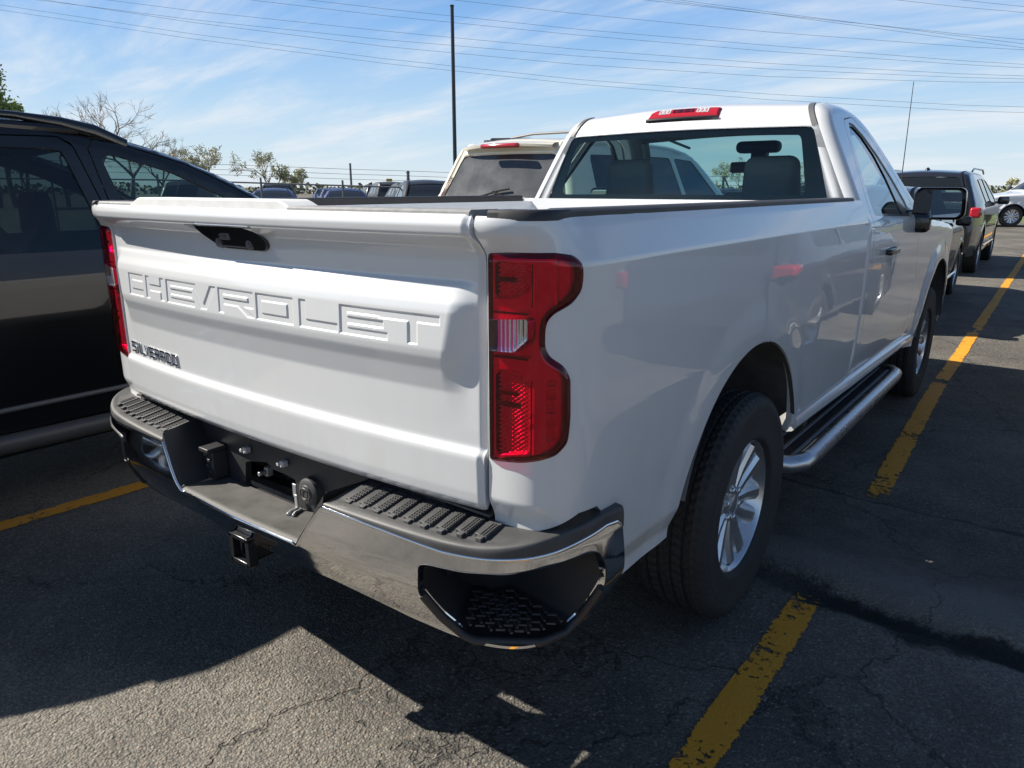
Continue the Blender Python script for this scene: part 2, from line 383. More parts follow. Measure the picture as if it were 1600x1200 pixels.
def body_white():
    """solid white paint under clear coat: faint dust, streaks low down, tiny chips"""
    m = mat('white paint', (.60, .61, .62), .34, coat=1, coat_rough=.012); nt = m.node_tree; N = nt.nodes; L = nt.links; b = N['Principled BSDF']; b.inputs['Coat IOR'].default_value = 1.62
    tc = N.new('ShaderNodeTexCoord'); mp = N.new('ShaderNodeMapping'); L.new(tc.outputs['Object'], mp.inputs[0]); mp.inputs['Scale'].default_value = (1, 1, .12)
    n1 = N.new('ShaderNodeTexNoise'); n1.inputs['Scale'].default_value = 26; n1.inputs['Detail'].default_value = 5; L.new(mp.outputs[0], n1.inputs['Vector'])
    n2 = N.new('ShaderNodeTexNoise'); n2.inputs['Scale'].default_value = 2.2; n2.inputs['Detail'].default_value = 6; L.new(tc.outputs['Object'], n2.inputs['Vector'])
    sx = N.new('ShaderNodeSeparateXYZ'); L.new(tc.outputs['Object'], sx.inputs[0])
    low = N.new('ShaderNodeMapRange'); L.new(sx.outputs['Z'], low.inputs[0]); low.inputs[1].default_value = .95; low.inputs[2].default_value = .5; low.inputs[3].default_value = .10; low.inputs[4].default_value = .55
    d = N.new('ShaderNodeMath'); d.operation = 'MULTIPLY'; L.new(n1.outputs[0], d.inputs[0]); L.new(n2.outputs[0], d.inputs[1])
    d2 = N.new('ShaderNodeMapRange'); L.new(d.outputs[0], d2.inputs[0]); d2.inputs[1].default_value = .16; d2.inputs[2].default_value = .42; d2.inputs[3].default_value = 0; d2.inputs[4].default_value = 1
    d3 = N.new('ShaderNodeMath'); d3.operation = 'MULTIPLY'; L.new(d2.outputs[0], d3.inputs[0]); L.new(low.outputs[0], d3.inputs[1])
    mx = N.new('ShaderNodeMix'); mx.data_type = 'RGBA'; L.new(d3.outputs[0], mx.inputs[0]); mx.inputs[6].default_value = (.60, .61, .62, 1); mx.inputs[7].default_value = (.50, .48, .44, 1); L.new(mx.outputs[2], b.inputs['Base Color'])
    nb = N.new('ShaderNodeTexNoise'); nb.inputs['Scale'].default_value = 3.0; nb.inputs['Detail'].default_value = 2; L.new(tc.outputs['Object'], nb.inputs['Vector']); bp = N.new('ShaderNodeBump'); bp.inputs['Strength'].default_value = .10; bp.inputs['Distance'].default_value = .012; L.new(nb.outputs[0], bp.inputs['Height']); L.new(bp.outputs[0], b.inputs['Coat Normal'])
    r = N.new('ShaderNodeMapRange'); L.new(d3.outputs[0], r.inputs[0]); r.inputs[3].default_value = .008; r.inputs[4].default_value = .10; L.new(r.outputs[0], b.inputs['Coat Roughness'])
    return m
M['white'] = body_white()
M['white_in'] = mat('white inner paint', (.72, .73, .74), .4, coat=.4)
M['chrome'] = mat('chrome', (.72, .72, .73), .045, 1, bump=(9, .035, .01), var=(14, .02, .05))
M['plastic'] = mat('black textured plastic', (.022, .022, .024), .46, bump=(900, .25, .0006), var=(9, .15, .12))
M['plastic_worn'] = mat('dusty black plastic', (.075, .072, .068), .62, bump=(700, .3, .0006), var=(11, .35, .1))
M['pad'] = mat('grey black step pad', (.045, .045, .046), .50, bump=(800, .3, .0006), var=(14, .25, .1))
M['gloss_black'] = mat('gloss black plastic', (.008, .008, .009), .18, coat=.5)
M['rubber'] = mat('tyre rubber', (.018, .018, .018), .72, bump=(260, .2, .0008), var=(6, .3))
M['alloy'] = mat('silver alloy', (.55, .56, .58), .26, .85, coat=.5, var=(12, .06))
M['dark_metal'] = mat('dark metal', (.035, .034, .033), .6, .4, var=(9, .4))
M['steel'] = mat('galvanised steel', (.42, .43, .44), .38, .8, bump=(60, .1, .002), var=(20, .25, .15))
M['tube'] = mat('brushed steel tube', (.50, .51, .53), .24, .95, bump=(40, .05, .002), var=(18, .12, .12))
M['liner'] = mat('grey wheel liner', (.10, .10, .098), .8, bump=(40, .3, .01), var=(8, .35))
M['glass'] = glass('clear green window', (.58, .75, .75), boost=1.0)
M['dark_glass'] = glass('dark tinted window', (.075, .10, .105), boost=1.15)
M['side_glass'] = glass('side window', (.66, .78, .77), boost=1.6)
M['green_glass'] = glass('dim green side window', (.36, .47, .46), boost=1.4)
M['limo_glass'] = mat('black privacy glass', (.012, .014, .016), .05, coat=0, spec=.6)
M['haze_glass'] = mat('dusty tinted rear glass', (.045, .048, .052), .14, spec=.8, var=(5, .1, .06))
M['red_lens'] = glass('red lens', (.74, .003, .20), rough=.015, boost=1.0)
M['clear_lens'] = glass('clear lens', (.90, .91, .92), rough=.03, boost=1.2)
M['red_in'] = mat('red reflector', (.85, .02, .34), .18, .45, coat=.8)
M['red_plain'] = mat('red lamp plastic', (.36, .012, .02), .12, coat=1)
M['silver_in'] = mat('lamp reflector', (.75, .76, .78), .12, .95)
M['clear_white'] = mat('frosted clear lens', (.55, .55, .56), .2, .3, coat=1)
M['dark_red'] = mat('dark red bezel', (.05, .003, .008), .12, coat=.8)
M['mirror'] = mat('mirror', (.80, .86, .84), .01, 1)
M['fabric'] = mat('grey seat cloth', (.16, .165, .17), .85, bump=(500, .3, .001))
M['headliner'] = mat('grey headliner', (.30, .30, .29), .9)
M['dash'] = mat('dark dashboard', (.02, .02, .021), .6)
M['frit'] = mat('black window border', (.010, .011, .013), .12)
M['trim_grey'] = mat('dark grey trim', (.09, .09, .095), .5)
M['strip_grey'] = mat('grey step strip', (.20, .20, .21), .5)
M['orange'] = mat('amber reflector', (.75, .16, .02), .25, coat=.6)
# ---------------------------------------------------------------- ground
def vnoise(x, y, seed=0):
    """smooth value noise on numpy arrays, range -1..1"""
    r = np.random.default_rng(seed).uniform(-1, 1, (64, 64))
    xi = np.floor(x).astype(int); yi = np.floor(y).astype(int); fx = x - xi; fy = y - yi
    fx = fx * fx * (3 - 2 * fx); fy = fy * fy * (3 - 2 * fy)
    g = lambda a, b: r[a % 64, b % 64]
    return (g(xi, yi) * (1 - fx) + g(xi + 1, yi) * fx) * (1 - fy) + (g(xi, yi + 1) * (1 - fx) + g(xi + 1, yi + 1) * fx) * fy
def ground_z(x, y):
    x = np.asarray(x, float); y = np.asarray(y, float)
    near = (1 - sstep(6, 12, np.abs(x))) * (1 - sstep(8, 14, y)) * sstep(-8, -5, y)
    w = vnoise(x * 1.7, y * 0 + 3, 5) * .035 + vnoise(x * 7, y * 0 + 9, 6) * .012
    yy = y - w
    hump = .045 * sstep(1.57, 1.66, yy) * (1 - sstep(1.7, 2.45, yy) * .55) * (1 - sstep(2.47, 2.58, yy))
    hump -= .026 * sstep(1.44, 1.52, yy) * (1 - sstep(1.53, 1.60, yy)) * sstep(.95, 1.3, x)
    hump -= .006 * sstep(2.52, 2.60, yy) * (1 - sstep(2.62, 2.72, yy))
    low = .006 * vnoise(x * 1.1, y * 1.1, 1) + .004 * vnoise(x * 3.3, y * 3.3, 2) + .0016 * vnoise(x * 14, y * 14, 3)
    return near * (hump + low)
def asphalt():
    m = bpy.data.materials.new('asphalt'); m.use_nodes = True; nt = m.node_tree; N = nt.nodes; L = nt.links; b = nt.nodes['Principled BSDF']
    tc = N.new('ShaderNodeTexCoord'); P = tc.outputs['Object']
    def noise(sc, det=4, rg=.6, vec=None):
        n = N.new('ShaderNodeTexNoise'); n.inputs['Scale'].default_value = sc; n.inputs['Detail'].default_value = det; n.inputs['Roughness'].default_value = rg; L.new(vec or P, n.inputs['Vector']); return n
    def ramp(src, a, b_, lo, hi, smooth=False):
        r = N.new('ShaderNodeMapRange'); L.new(src, r.inputs[0]); r.inputs[1].default_value = a; r.inputs[2].default_value = b_; r.inputs[3].default_value = lo; r.inputs[4].default_value = hi
        if smooth: r.interpolation_type = 'SMOOTHSTEP'
        return r.outputs[0]
    def mix(f, a, c, mode='MIX'):
        x = N.new('ShaderNodeMix'); x.data_type = 'RGBA'; x.blend_type = mode
        if isinstance(f, (int, float)): x.inputs[0].default_value = f
        else: L.new(f, x.inputs[0])
        for s, q in ((6, a), (7, c)):
            if isinstance(q, tuple): x.inputs[s].default_value = (*q, 1)
            else: L.new(q, x.inputs[s])
        return x.outputs[2]
    def math_(op, a, c=None):
        x = N.new('ShaderNodeMath'); x.operation = op
        for s, q in ((0, a), (1, c)):
            if q is None: continue
            if isinstance(q, (int, float)): x.inputs[s].default_value = q
            else: L.new(q, x.inputs[s])
        return x.outputs[0]
    big = noise(.55, 5, .6); mid = noise(3.2, 6, .7); fine = noise(230, 3, .7)
    vo = N.new('ShaderNodeTexVoronoi'); vo.inputs['Scale'].default_value = 125; vo.inputs['Randomness'].default_value = 1; L.new(P, vo.inputs['Vector'])
    sep = N.new('ShaderNodeSeparateColor'); L.new(vo.outputs['Color'], sep.inputs[0])
    vb = N.new('ShaderNodeTexVoronoi'); vb.inputs['Scale'].default_value = 52; L.new(P, vb.inputs['Vector']); sb = N.new('ShaderNodeSeparateColor'); L.new(vb.outputs['Color'], sb.inputs[0]); big_st = ramp(sb.outputs[0], .80, .86, 0, 1)
    stone = ramp(sep.outputs[0], 0, 1, .60, 1.42)
    base = mix(ramp(big.outputs[0], .38, .62, 0, 1, True), (.098, .091, .080), (.176, .162, .139))
    base = mix(.75, base, mix(ramp(mid.outputs[0], .3, .7, 0, 1), (.72, .72, .74), (1.25, 1.24, 1.2)), 'MULTIPLY')
    cs = N.new('ShaderNodeCombineColor'); [L.new(stone, cs.inputs[i]) for i in range(3)]
    base = mix(.62, base, cs.outputs[0], 'MULTIPLY')
    base = mix(ramp(sep.outputs[1], .93, .97, 0, .55), base, (.30, .28, .24))
    base = mix(ramp(sep.outputs[2], .95, .99, 0, .5), base, (.26, .17, .11))
    base = mix(math_('MULTIPLY', big_st, ramp(vb.outputs['Distance'], .28, .40, .55, 0)), base, (.24, .21, .17))
    # dark pits between the stones
    base = mix(ramp(vo.outputs['Distance'], .42, .80, 0, .42), base, (.022, .021, .02))
    # cracks and sealed joints
    wv = N.new('ShaderNodeVectorMath'); wv.operation = 'MULTIPLY_ADD'; wn = noise(2.2, 5, .7); L.new(wn.outputs['Color'], wv.inputs[0]); wv.inputs[1].default_value = (.5, .5, .5); L.new(P, wv.inputs[2])
    v2 = N.new('ShaderNodeTexVoronoi'); v2.feature = 'DISTANCE_TO_EDGE'; v2.inputs['Scale'].default_value = .62; L.new(wv.outputs[0], v2.inputs['Vector'])
    v3 = N.new('ShaderNodeTexVoronoi'); v3.feature = 'DISTANCE_TO_EDGE'; v3.inputs['Scale'].default_value = 2.1; L.new(wv.outputs[0], v3.inputs['Vector'])
    c1 = ramp(v2.outputs['Distance'], .0015, .0055, .6, 0); c3 = ramp(v3.outputs['Distance'], .003, .010, .2, 0)
    c3 = math_('MULTIPLY', c3, ramp(noise(.9, 3).outputs[0], .53, .60, 0, 1))
    crack = math_('MULTIPLY', math_('MAXIMUM', c1, c3), ramp(noise(9, 4).outputs[0], .36, .5, .25, 1))
    base = mix(crack, base, (.020, .019, .018))
    # worn and oil-stained patches with their own outlines
    st = ramp(noise(1.3, 5, .65).outputs[0], .60, .74, 0, .35, True); base = mix(st, base, (.045, .043, .040))
    ls = ramp(noise(1.05, 6, .7, wv.outputs[0]).outputs[0], .60, .72, 0, .35, True); base = mix(ls, base, (.19, .175, .15))
    sp_ = N.new('ShaderNodeSeparateXYZ'); L.new(P, sp_.inputs[0]); wob = math_('MULTIPLY', math_('SUBTRACT', noise(2.4, 6, .7).outputs[0], .5), .34); yj = math_('ADD', sp_.outputs[1], wob)
    tar = math_('MULTIPLY', ramp(yj, 1.40, 1.44, 0, 1), ramp(yj, 1.53, 1.56, 1, 0)); tar = math_('MULTIPLY', tar, ramp(sp_.outputs[0], .7, 1.25, .15, 1))
    tar2 = math_('MULTIPLY', ramp(yj, 2.46, 2.50, 0, 1), ramp(yj, 2.55, 2.58, .8, 0)); tar = math_('MAXIMUM', tar, math_('MULTIPLY', tar2, ramp(noise(1.7, 3).outputs[0], .35, .5, .2, 1)))
    conc = math_('MULTIPLY', ramp(yj, 1.56, 1.60, 0, .6), ramp(yj, 1.80, 2.1, 1, 0)); base = mix(conc, base, (.17, .163, .15)); dk = math_('MULTIPLY', ramp(yj, 1.72, 1.86, 0, .62), ramp(yj, 2.30, 2.46, 1, 0)); dk = math_('MULTIPLY', dk, ramp(noise(4.5, 6, .75).outputs[0], .30, .62, 1, .35)); base = mix(dk, base, (.028, .027, .026)); base = mix(math_('MULTIPLY', tar, .9), base, (.010, .010, .010))
    # far off the surface reads as plain pale asphalt
    L.new(base, b.inputs['Base Color']); b.inputs['Roughness'].default_value = .86; b.inputs['Specular IOR Level'].default_value = .32
    h = math_('ADD', math_('MULTIPLY', ramp(vo.outputs['Distance'], .0, .7, 1, 0), .9), math_('MULTIPLY', sep.outputs[0], .55))
    h = math_('ADD', h, math_('MULTIPLY', fine.outputs[0], .5)); h = math_('ADD', h, math_('MULTIPLY', noise(34, 4, .6).outputs[0], 2.6)); h = math_('SUBTRACT', h, math_('MULTIPLY', crack, 2.5))
    h = math_('ADD', h, math_('MULTIPLY', math_('MULTIPLY', big_st, ramp(vb.outputs['Distance'], .1, .40, 1, 0)), 1.3))
    bp = N.new('ShaderNodeBump'); bp.inputs['Strength'].default_value = .95; bp.inputs['Distance'].default_value = .0042; L.new(h, bp.inputs['Height']); L.new(bp.outputs[0], b.inputs['Normal'])
    return m
M['asphalt'] = asphalt()
def build_ground():
    near_x = lin(-4.2, 4.2, 211); near_y = np.concatenate([lin(-1.4, 1.36, 56), lin(1.38, 2.78, 71), lin(2.82, 7.5, 95)])
    us = join(near_x, [-900, -300, -120, -60, -30, -15, -9, -6.5, -5.2, 5.2, 6.5, 9, 15, 30, 60, 120, 300, 900]); vs = join(near_y, [-400, -120, -40, -20, -10, -6, -4, -3, -2, 8.5, 10, 12, 15, 20, 30, 50, 90, 160, 300, 900])
    o = surf('ground', lambda u, v: np.stack([u, v, ground_z(u, v)], -1), us, vs, (), M['asphalt'], eps=.006)
    tag(o, kind='structure')
build_ground()
def paint(name, wear):
    m = bpy.data.materials.new(name); m.use_nodes = True; nt = m.node_tree; N = nt.nodes; L = nt.links; b = nt.nodes['Principled BSDF']; out = nt.nodes['Material Output']
    tc = N.new('ShaderNodeTexCoord'); n = N.new('ShaderNodeTexNoise'); n.inputs['Scale'].default_value = 34; n.inputs['Detail'].default_value = 9; n.inputs['Roughness'].default_value = .74; L.new(tc.outputs['Object'], n.inputs['Vector'])
    n2 = N.new('ShaderNodeTexNoise'); n2.inputs['Scale'].default_value = 5; n2.inputs['Detail'].default_value = 5; L.new(tc.outputs['Object'], n2.inputs['Vector'])
    uv = N.new('ShaderNodeAttribute'); uv.attribute_name = 'edge'
    a = N.new('ShaderNodeMath'); a.operation = 'MULTIPLY_ADD'; L.new(n2.outputs[0], a.inputs[0]); a.inputs[1].default_value = .55; L.new(n.outputs[0], a.inputs[2])
    a2 = N.new('ShaderNodeMath'); a2.operation = 'ADD'; L.new(a.outputs[0], a2.inputs[0]); L.new(uv.outputs['Fac'], a2.inputs[1])
    r = N.new('ShaderNodeMapRange'); L.new(a2.outputs[0], r.inputs[0]); r.inputs[1].default_value = wear; r.inputs[2].default_value = wear + .03; r.inputs[3].default_value = 1; r.inputs[4].default_value = 0
    mx = N.new('ShaderNodeMix'); mx.data_type = 'RGBA'; L.new(n2.outputs[0], mx.inputs[0]); mx.inputs[6].default_value = (.56, .225, .006, 1); mx.inputs[7].default_value = (.66, .30, .016, 1)
    L.new(mx.outputs[2], b.inputs['Base Color']); b.inputs['Roughness'].default_value = .7
    vo = N.new('ShaderNodeTexVoronoi'); vo.inputs['Scale'].default_value = 125; L.new(tc.outputs['Object'], vo.inputs['Vector']); bp = N.new('ShaderNodeBump'); bp.inputs['Strength'].default_value = .55; bp.inputs['Distance'].default_value = .003; bp.invert = True; L.new(vo.outputs['Distance'], bp.inputs['Height']); L.new(bp.outputs[0], b.inputs['Normal'])
    t = N.new('ShaderNodeBsdfTransparent'); ms = N.new('ShaderNodeMixShader'); L.new(r.outputs[0], ms.inputs[0]); L.new(t.outputs[0], ms.inputs[1]); L.new(b.outputs[0], ms.inputs[2]); L.new(ms.outputs[0], out.inputs[0])
    return m
M['line'] = paint('worn yellow paint', .865)
def stripe(xc, w, y0, y1, label, x_slope=0, step=.03):
    ny = int((y1 - y0) / step) + 2; vs = lin(y0, y1, ny); us = lin(-.5, .5, 9)
    def S(u, v):
        x = xc + x_slope * (v - 1.5) + u * (w + .012 * vnoise(v * 5, u * 0 + 1, 11)) + .008 * vnoise(v * 3, v * 0, 12)
        return np.stack([x, v, ground_z(x, v) + .0045], -1)
    o = surf('parking_line', S, us, vs, (), M['line'], eps=.004)
    me = o.data; at = me.attributes.new('edge', 'FLOAT', 'POINT'); k = []
    for p in me.vertices:
        u = abs((p.co.x - xc - x_slope * (p.co.y - 1.5)) / w); e = min(p.co.y - y0, y1 - p.co.y)
        k.append(max(0, (u - .42) * 2.2) + max(0, .12 - e) * 1.6)
    at.data.foreach_set('value', k)
    tag(o, label, 'parking line', 'yellow parking bay lines', 'structure')
stripe(1.143, .112, -1.0, 1.50, 'worn yellow bay line beside the white pickup, near end', -.004)
stripe(1.181, .112, 2.60, 5.30, 'worn yellow bay line alongside the running board', -.037)
stripe(1.113, .112, 5.32, 34, 'worn yellow bay line leading off past the dark SUV', -.0165, .12)
stripe(-1.845, .116, -1.3, 1.48, 'yellow bay line between the white pickup and black SUV', .05)
# ---------------------------------------------------------------- the white pickup
ORG = Vector((0, 2.6, 0))
TR = thing('pickup_truck', 'white regular cab pickup truck with chrome rear bumper, seen from its tailgate corner', 'pickup truck', ORG)
MIR = lambda S: (lambda u, v: S(u, v) * np.array([-1, 1, 1]))
# --- tailgate
def letter_polys():
    """block letters (x0, width) in tailgate x, on a 0..1 unit height"""
    L = []; t = .021 / 1.0
    Hh = 1.0
    def bar(x0, x1, a, b): L.append([(x0, a), (x1, a), (x1, b), (x0, b)])
    q = .30                                               # bar thickness as a share of the height
    st = .0235
    def C(x0, x1): bar(x0, x0 + st, 0, 1); bar(x0, x1, 0, q); bar(x0, x1, 1 - q, 1)
    def Hl(x0, x1): bar(x0, x0 + st, 0, 1); bar(x1 - st, x1, 0, 1); bar(x0, x1, .36, .64)
    def E(x0, x1): bar(x0, x0 + st, 0, 1); bar(x0, x1, 0, .24); bar(x0, x1 - .012, .38, .62); bar(x0, x1, .76, 1)
    def V(x0, x1):
        m = (x0 + x1) / 2; k = .028
        L.append([(x0, 1), (x0 + k, 1), (m + .010, 0), (m - .016, 0)]); L.append([(x1 - k, 1), (x1, 1), (m + .016, 0), (m - .010, 0)])
    def Rl(x0, x1):
        bar(x0, x0 + st, 0, 1); bar(x0, x1, .76, 1); bar(x1 - st, x1, .42, 1); bar(x0, x1, .36, .60)
        L.append([(x1 - .075, .40), (x1 - .045, .40), (x1 + .004, 0), (x1 - .028, 0)])
    def O(x0, x1): bar(x0, x0 + st, 0, 1); bar(x1 - st, x1, 0, 1); bar(x0, x1, 0, .26); bar(x0, x1, .74, 1)
    def Ll(x0, x1): bar(x0, x0 + st, 0, 1); bar(x0, x1, 0, q)
    def T(x0, x1): bar(x0, x1, .72, 1); m = (x0 + x1) / 2 + .012; bar(m - .012, m + .013, 0, 1)
    C(-.640, -.533); Hl(-.512, -.392); E(-.374, -.212); V(-.232, -.098); Rl(-.085, .076); O(.090, .240); Ll(.264, .398); E(.408, .556); T(.530, .702)
    return L
LZ0, LH = 1.152, .066
def letters_depth(x, z):
    d = np.full(np.shape(x), -1.0)
    act = (z > LZ0 - .012) & (z < LZ0 + LH + .012) & (np.abs(x) < .72)
    if not np.any(act): return np.zeros(np.shape(x))
    xa, za = x[act], z[act]; dd = np.full(xa.shape, -1.0)
    for P in LP:
        PP = [(a, LZ0 + b * LH) for a, b in P]
        x0 = min(p[0] for p in PP) - .01; x1 = max(p[0] for p in PP) + .01; k = (xa > x0) & (xa < x1)
        if k.any(): dd[k] = np.maximum(dd[k], sd_poly(xa[k], za[k], PP))
    d[act] = dd
    return .0028 * sstep(-.0020, .0022, d)
LP = letter_polys()
def tail_S(x, z): return np.stack([x, tg_y(x, z) + letters_depth(x, z), z], -1)
HANDLE = [(-.205, 1.384), (.058, 1.386), (.095, 1.375), (.132, 1.350), (.128, 1.332), (.112, 1.322), (-.062, 1.322), (-.105, 1.333), (-.150, 1.353)]
us = join(lin(-.797, -.69, 28), lin(-.69, -.655, 14), lin(-.655, .72, 655), lin(.72, .797, 24)); vs = join(lin(.788, 1.04, 64), lin(1.04, 1.146, 30), lin(1.146, 1.226, 54), lin(1.226, 1.43, 80))
TGP = roundpoly([(-.797, .788), (.797, .788), (.797, 1.43), (-.797, 1.43)], .012)
tailgate = surf('tailgate', tail_S, us, vs, (inpoly(TGP), outpoly(roundpoly(HANDLE, .012))), M['white'], TR, (0, -1, 0), rim=.03)
mb = MB(); mb.box((0, .05, 1.105), (1.57, .05, .60)); mb.build('inner_panel', M['white_in'], tailgate)
mb = MB()                                                # cap along the top edge: low ends, raised middle
def cap_strip(x0, x1, z1, m, e0=0, e1=0, n=14):
    X = lin(x0, x1, n); G = []
    for x in X:
        b = float(tg_bow(x)); k = z1
        if e0 and x < x0 + e0: k = 1.4365 + (z1 - 1.4365) * (x - x0) / e0
        if e1 and x > x1 - e1: k = 1.4365 + (z1 - 1.4365) * (x1 - x) / e1
        G.append([(x, b - .036, 1.424), (x, b - .034, k - .004), (x, b - .028, k), (x, b + .055, k), (x, b + .058, k - .004), (x, b + .058, 1.40)])
    mb.quads(G, m)
    for g in (G[0], G[-1]): mb.add(g, [tuple(range(6))], m)
cap_strip(-.79, -.52, 1.4365, 0); cap_strip(.262, .79, 1.4365, 0); cap_strip(-.52, .262, 1.451, 1, .05, .035, 40)
M['cap_glare'] = mat('white textured cap', (.60, .60, .59), .55, bump=(500, .3, .0008), var=(20, .08))  # black plastic in the middle; its sun glare is painted in as white
M['cap_sheen'] = mat('grey textured cap', (.20, .20, .20), .6, bump=(500, .35, .0008), var=(30, .25))  # same black plastic at the ends; its lit sheen is painted in as grey
mb.build('top_cap', [M['cap_sheen'], M['cap_glare']], tailgate, 30)
# handle: dark plate with a lifting lip, keyhole block and two finger dents
mb = MB(); hb = -.036
fn = lambda a, b, d: (a, hb - .006 - .018 * (b - 1.322) / .062 + d, b)
mb.prism(roundpoly(HANDLE, .012), fn, .03)
hp = mb.build('handle', M['gloss_black'], tailgate, 30, bev=.003)
mb = MB(); G = []
for x in lin(-.125, .118, 12): b = float(tg_bow(x)); G.append([(x, b + float(TG_C(zz)) - dd, zz) for zz, dd in ((1.3805, .001), (1.382, .0035), (1.3868, .0035), (1.388, .001))])
mb.quads(G); mb.build('bright_strip', M['silver_in'], tailgate)
mb = MB(); mb.box((-.045, hb - .013, 1.355), (.042, .010, .018)); mb.box((-.05, hb - .0225, 1.358), (.03, .003, .003)); mb.box((-.048, hb - .0225, 1.351), (.03, .003, .003))
for x in (-.085, .055):
    mb.lathe([(-.010, .004), (-.012, .012), (.002, .016)], (x, hb - .002, 1.337), 'Y', 20)
    mb.lathe([(-.013, .0005), (-.014, .005), (-.006, .006)], (x + .006, hb - .003, 1.335), 'Y', 12)
mb.box((-.005, hb - .0045, 1.3315), (.15, .008, .010)); mb.build('key_lock', M['trim_grey'], tailgate, 30, bev=.0015)
# chrome model badge, thin extruded block letters
mb = MB(); bx0, bz0, bh, bw = -.742, .948, .030, .0345
SEG = {'S': [((1, 1), (0, 1)), ((0, 1), (0, .5)), ((0, .5), (1, .5)), ((1, .5), (1, 0)), ((1, 0), (0, 0))], 'I': [((.5, 0), (.5, 1))], 'L': [((0, 1), (0, 0)), ((0, 0), (1, 0))], 'V': [((0, 1), (.5, 0)), ((.5, 0), (1, 1))],
       'E': [((0, 0), (0, 1)), ((0, 1), (1, 1)), ((0, .5), (.85, .5)), ((0, 0), (1, 0))], 'R': [((0, 0), (0, 1)), ((0, 1), (1, 1)), ((1, 1), (1, .5)), ((1, .5), (0, .5)), ((.4, .5), (1, 0))],
       'A': [((0, 0), (0, 1)), ((0, 1), (1, 1)), ((1, 1), (1, 0)), ((0, .45), (1, .45))], 'D': [((0, 0), (0, 1)), ((0, 1), (.8, 1)), ((.8, 1), (1, .8)), ((1, .8), (1, .2)), ((1, .2), (.8, 0)), ((.8, 0), (0, 0))], 'O': [((0, 0), (0, 1)), ((0, 1), (1, 1)), ((1, 1), (1, 0)), ((1, 0), (0, 0))]}
cx = bx0
for ch in 'SILVERADO':
    w = .012 if ch == 'I' else .027
    for (a, b) in SEG[ch]:
        p = Vector((cx + a[0] * w, 0, bz0 + a[1] * bh)); q = Vector((cx + b[0] * w, 0, bz0 + b[1] * bh)); d = q - p; ang = math.atan2(d.z, d.x); c = (p + q) / 2
        c.y = float(tg_y(np.array([c.x]), np.array([c.z]))[0]) - .002
        mb.box(c, (d.length + .005, .005, .0052), Matrix.Rotation(-ang, 3, 'Y'))
    cx += w + .0132
mb.build('badge', M['chrome'], tailgate, 20, bev=.0006)
# --- bed sides with corner, wheel arch and tail lamp opening
TL = roundpoly([(.004, 1.352), (.060, 1.3565), (.155, 1.357), (.198, 1.350), (.2165, 1.335), (.219, 1.310), (.213, 1.279), (.190, 1.257), (.150, 1.238), (.137, 1.224), (.133, 1.205), (.133, 1.170), (.142, 1.152), (.172, 1.131), (.187, 1.104), (.1885, 1.02), (.184, .966), (.160, .941), (.125, .930), (.086, .921), (.032, .915), (.004, .913)], .012, 3)
def arch_clip(ay): return lambda s, z: np.hypot(S2Y(s) - ay, np.maximum(z - AZ, 0)) - ARCH_R
S2Y = lambda s: BED_PATH(s)[1]
bed_s0 = .002
BEDB = [(0.0, .735), (.03, .735), (.12, .765), (.22, .795), (.29, .79), (.34, .74), (.385, .67), (.42, .56), (.45, .52), (2.62, .60), (2.62, 1.425), (.0, 1.425)]
def bed_poly():
    Lr = 2.44 - .40 + BED_L
    P = [(q[0] if q[0] < 2.6 else Lr, q[1]) for q in BEDB]
    return roundpoly(P[:9], .02) [3:-3] + P[9:] if False else P
BP_ = bed_poly(); s_arch = AX1 - .40 + BED_L
us = join(lin(.0, .30, 76), lin(.30, 2.66, 119)); vs = join(lin(.50, .90, 41), lin(.90, 1.38, 61), lin(1.38, 1.426, 16))
BACK = lambda u, v: np.minimum(np.minimum(BED_L + 2.070 - u, u - .0005), np.minimum(1.425 - v, v - np.interp(u, [b[0] for b in BEDB[:9]] + [2.7], [b[1] for b in BEDB[:9]] + [.60])))
for sg, S in ((1, bed_xyz), (-1, MIR(bed_xyz))):
    def outf(P, Nn, sg=sg):
        return np.sign((Nn @ np.array([sg, -.35, 0])).sum())
    bs = surf('bedside', S, us, vs, (BACK, arch_clip(AX1), outpoly(TL)), M['white'], TR, outf, rim=.022)
    # rail cap on top of the side
    mb = MB(); G = []
    for s in join(lin(.03, .28, 26), lin(.3, 2.45, 20)):
        x, y, z = bed_xyz(np.array([s]), np.array([1.425]))[0]; k = min(1, max(0, (s - .02) / .25))
        a = .085
        inx, iny = (x - a * k, y + a * (1 - k))
        G.append([(sg * (x + .002), y - .002 * (1 - k), 1.417), (sg * (x + .001), y, 1.432), (sg * (x - .006 * k), y + .006 * (1 - k), 1.437), (sg * (inx + .006 * k), iny, 1.437), (sg * inx, iny, 1.432), (sg * inx, iny, 1.40)])
    mb.quads(G); mb.add(G[-1], [tuple(range(6))]); mb.add(G[0], [tuple(range(6))]); mb.build('rail_cap', M['plastic'], bs, 40)
    # inner wall and wheel liner
    mb = MB(); mb.box((sg * .86, 1.25, 1.235), (.03, 2.36, .34)); mb.build('inner_wall', M['white_in'], bs)
    mb = MB(); G = []
    for t in lin(18, 163, 36):
        c, s_ = math.cos(R(t)), math.sin(R(t)); G.append([(sg * xx, AX1 + rr * c, AZ + rr * s_ * (1 if s_ > 0 else .8)) for xx, rr in ((.985, .509), (.96, .518), (.90, .535), (.75, .55), (.56, .55), (.53, .40), (.53, .05))])
    mb.quads(G); mb.build('wheel_liner', M['liner'], bs, 50)
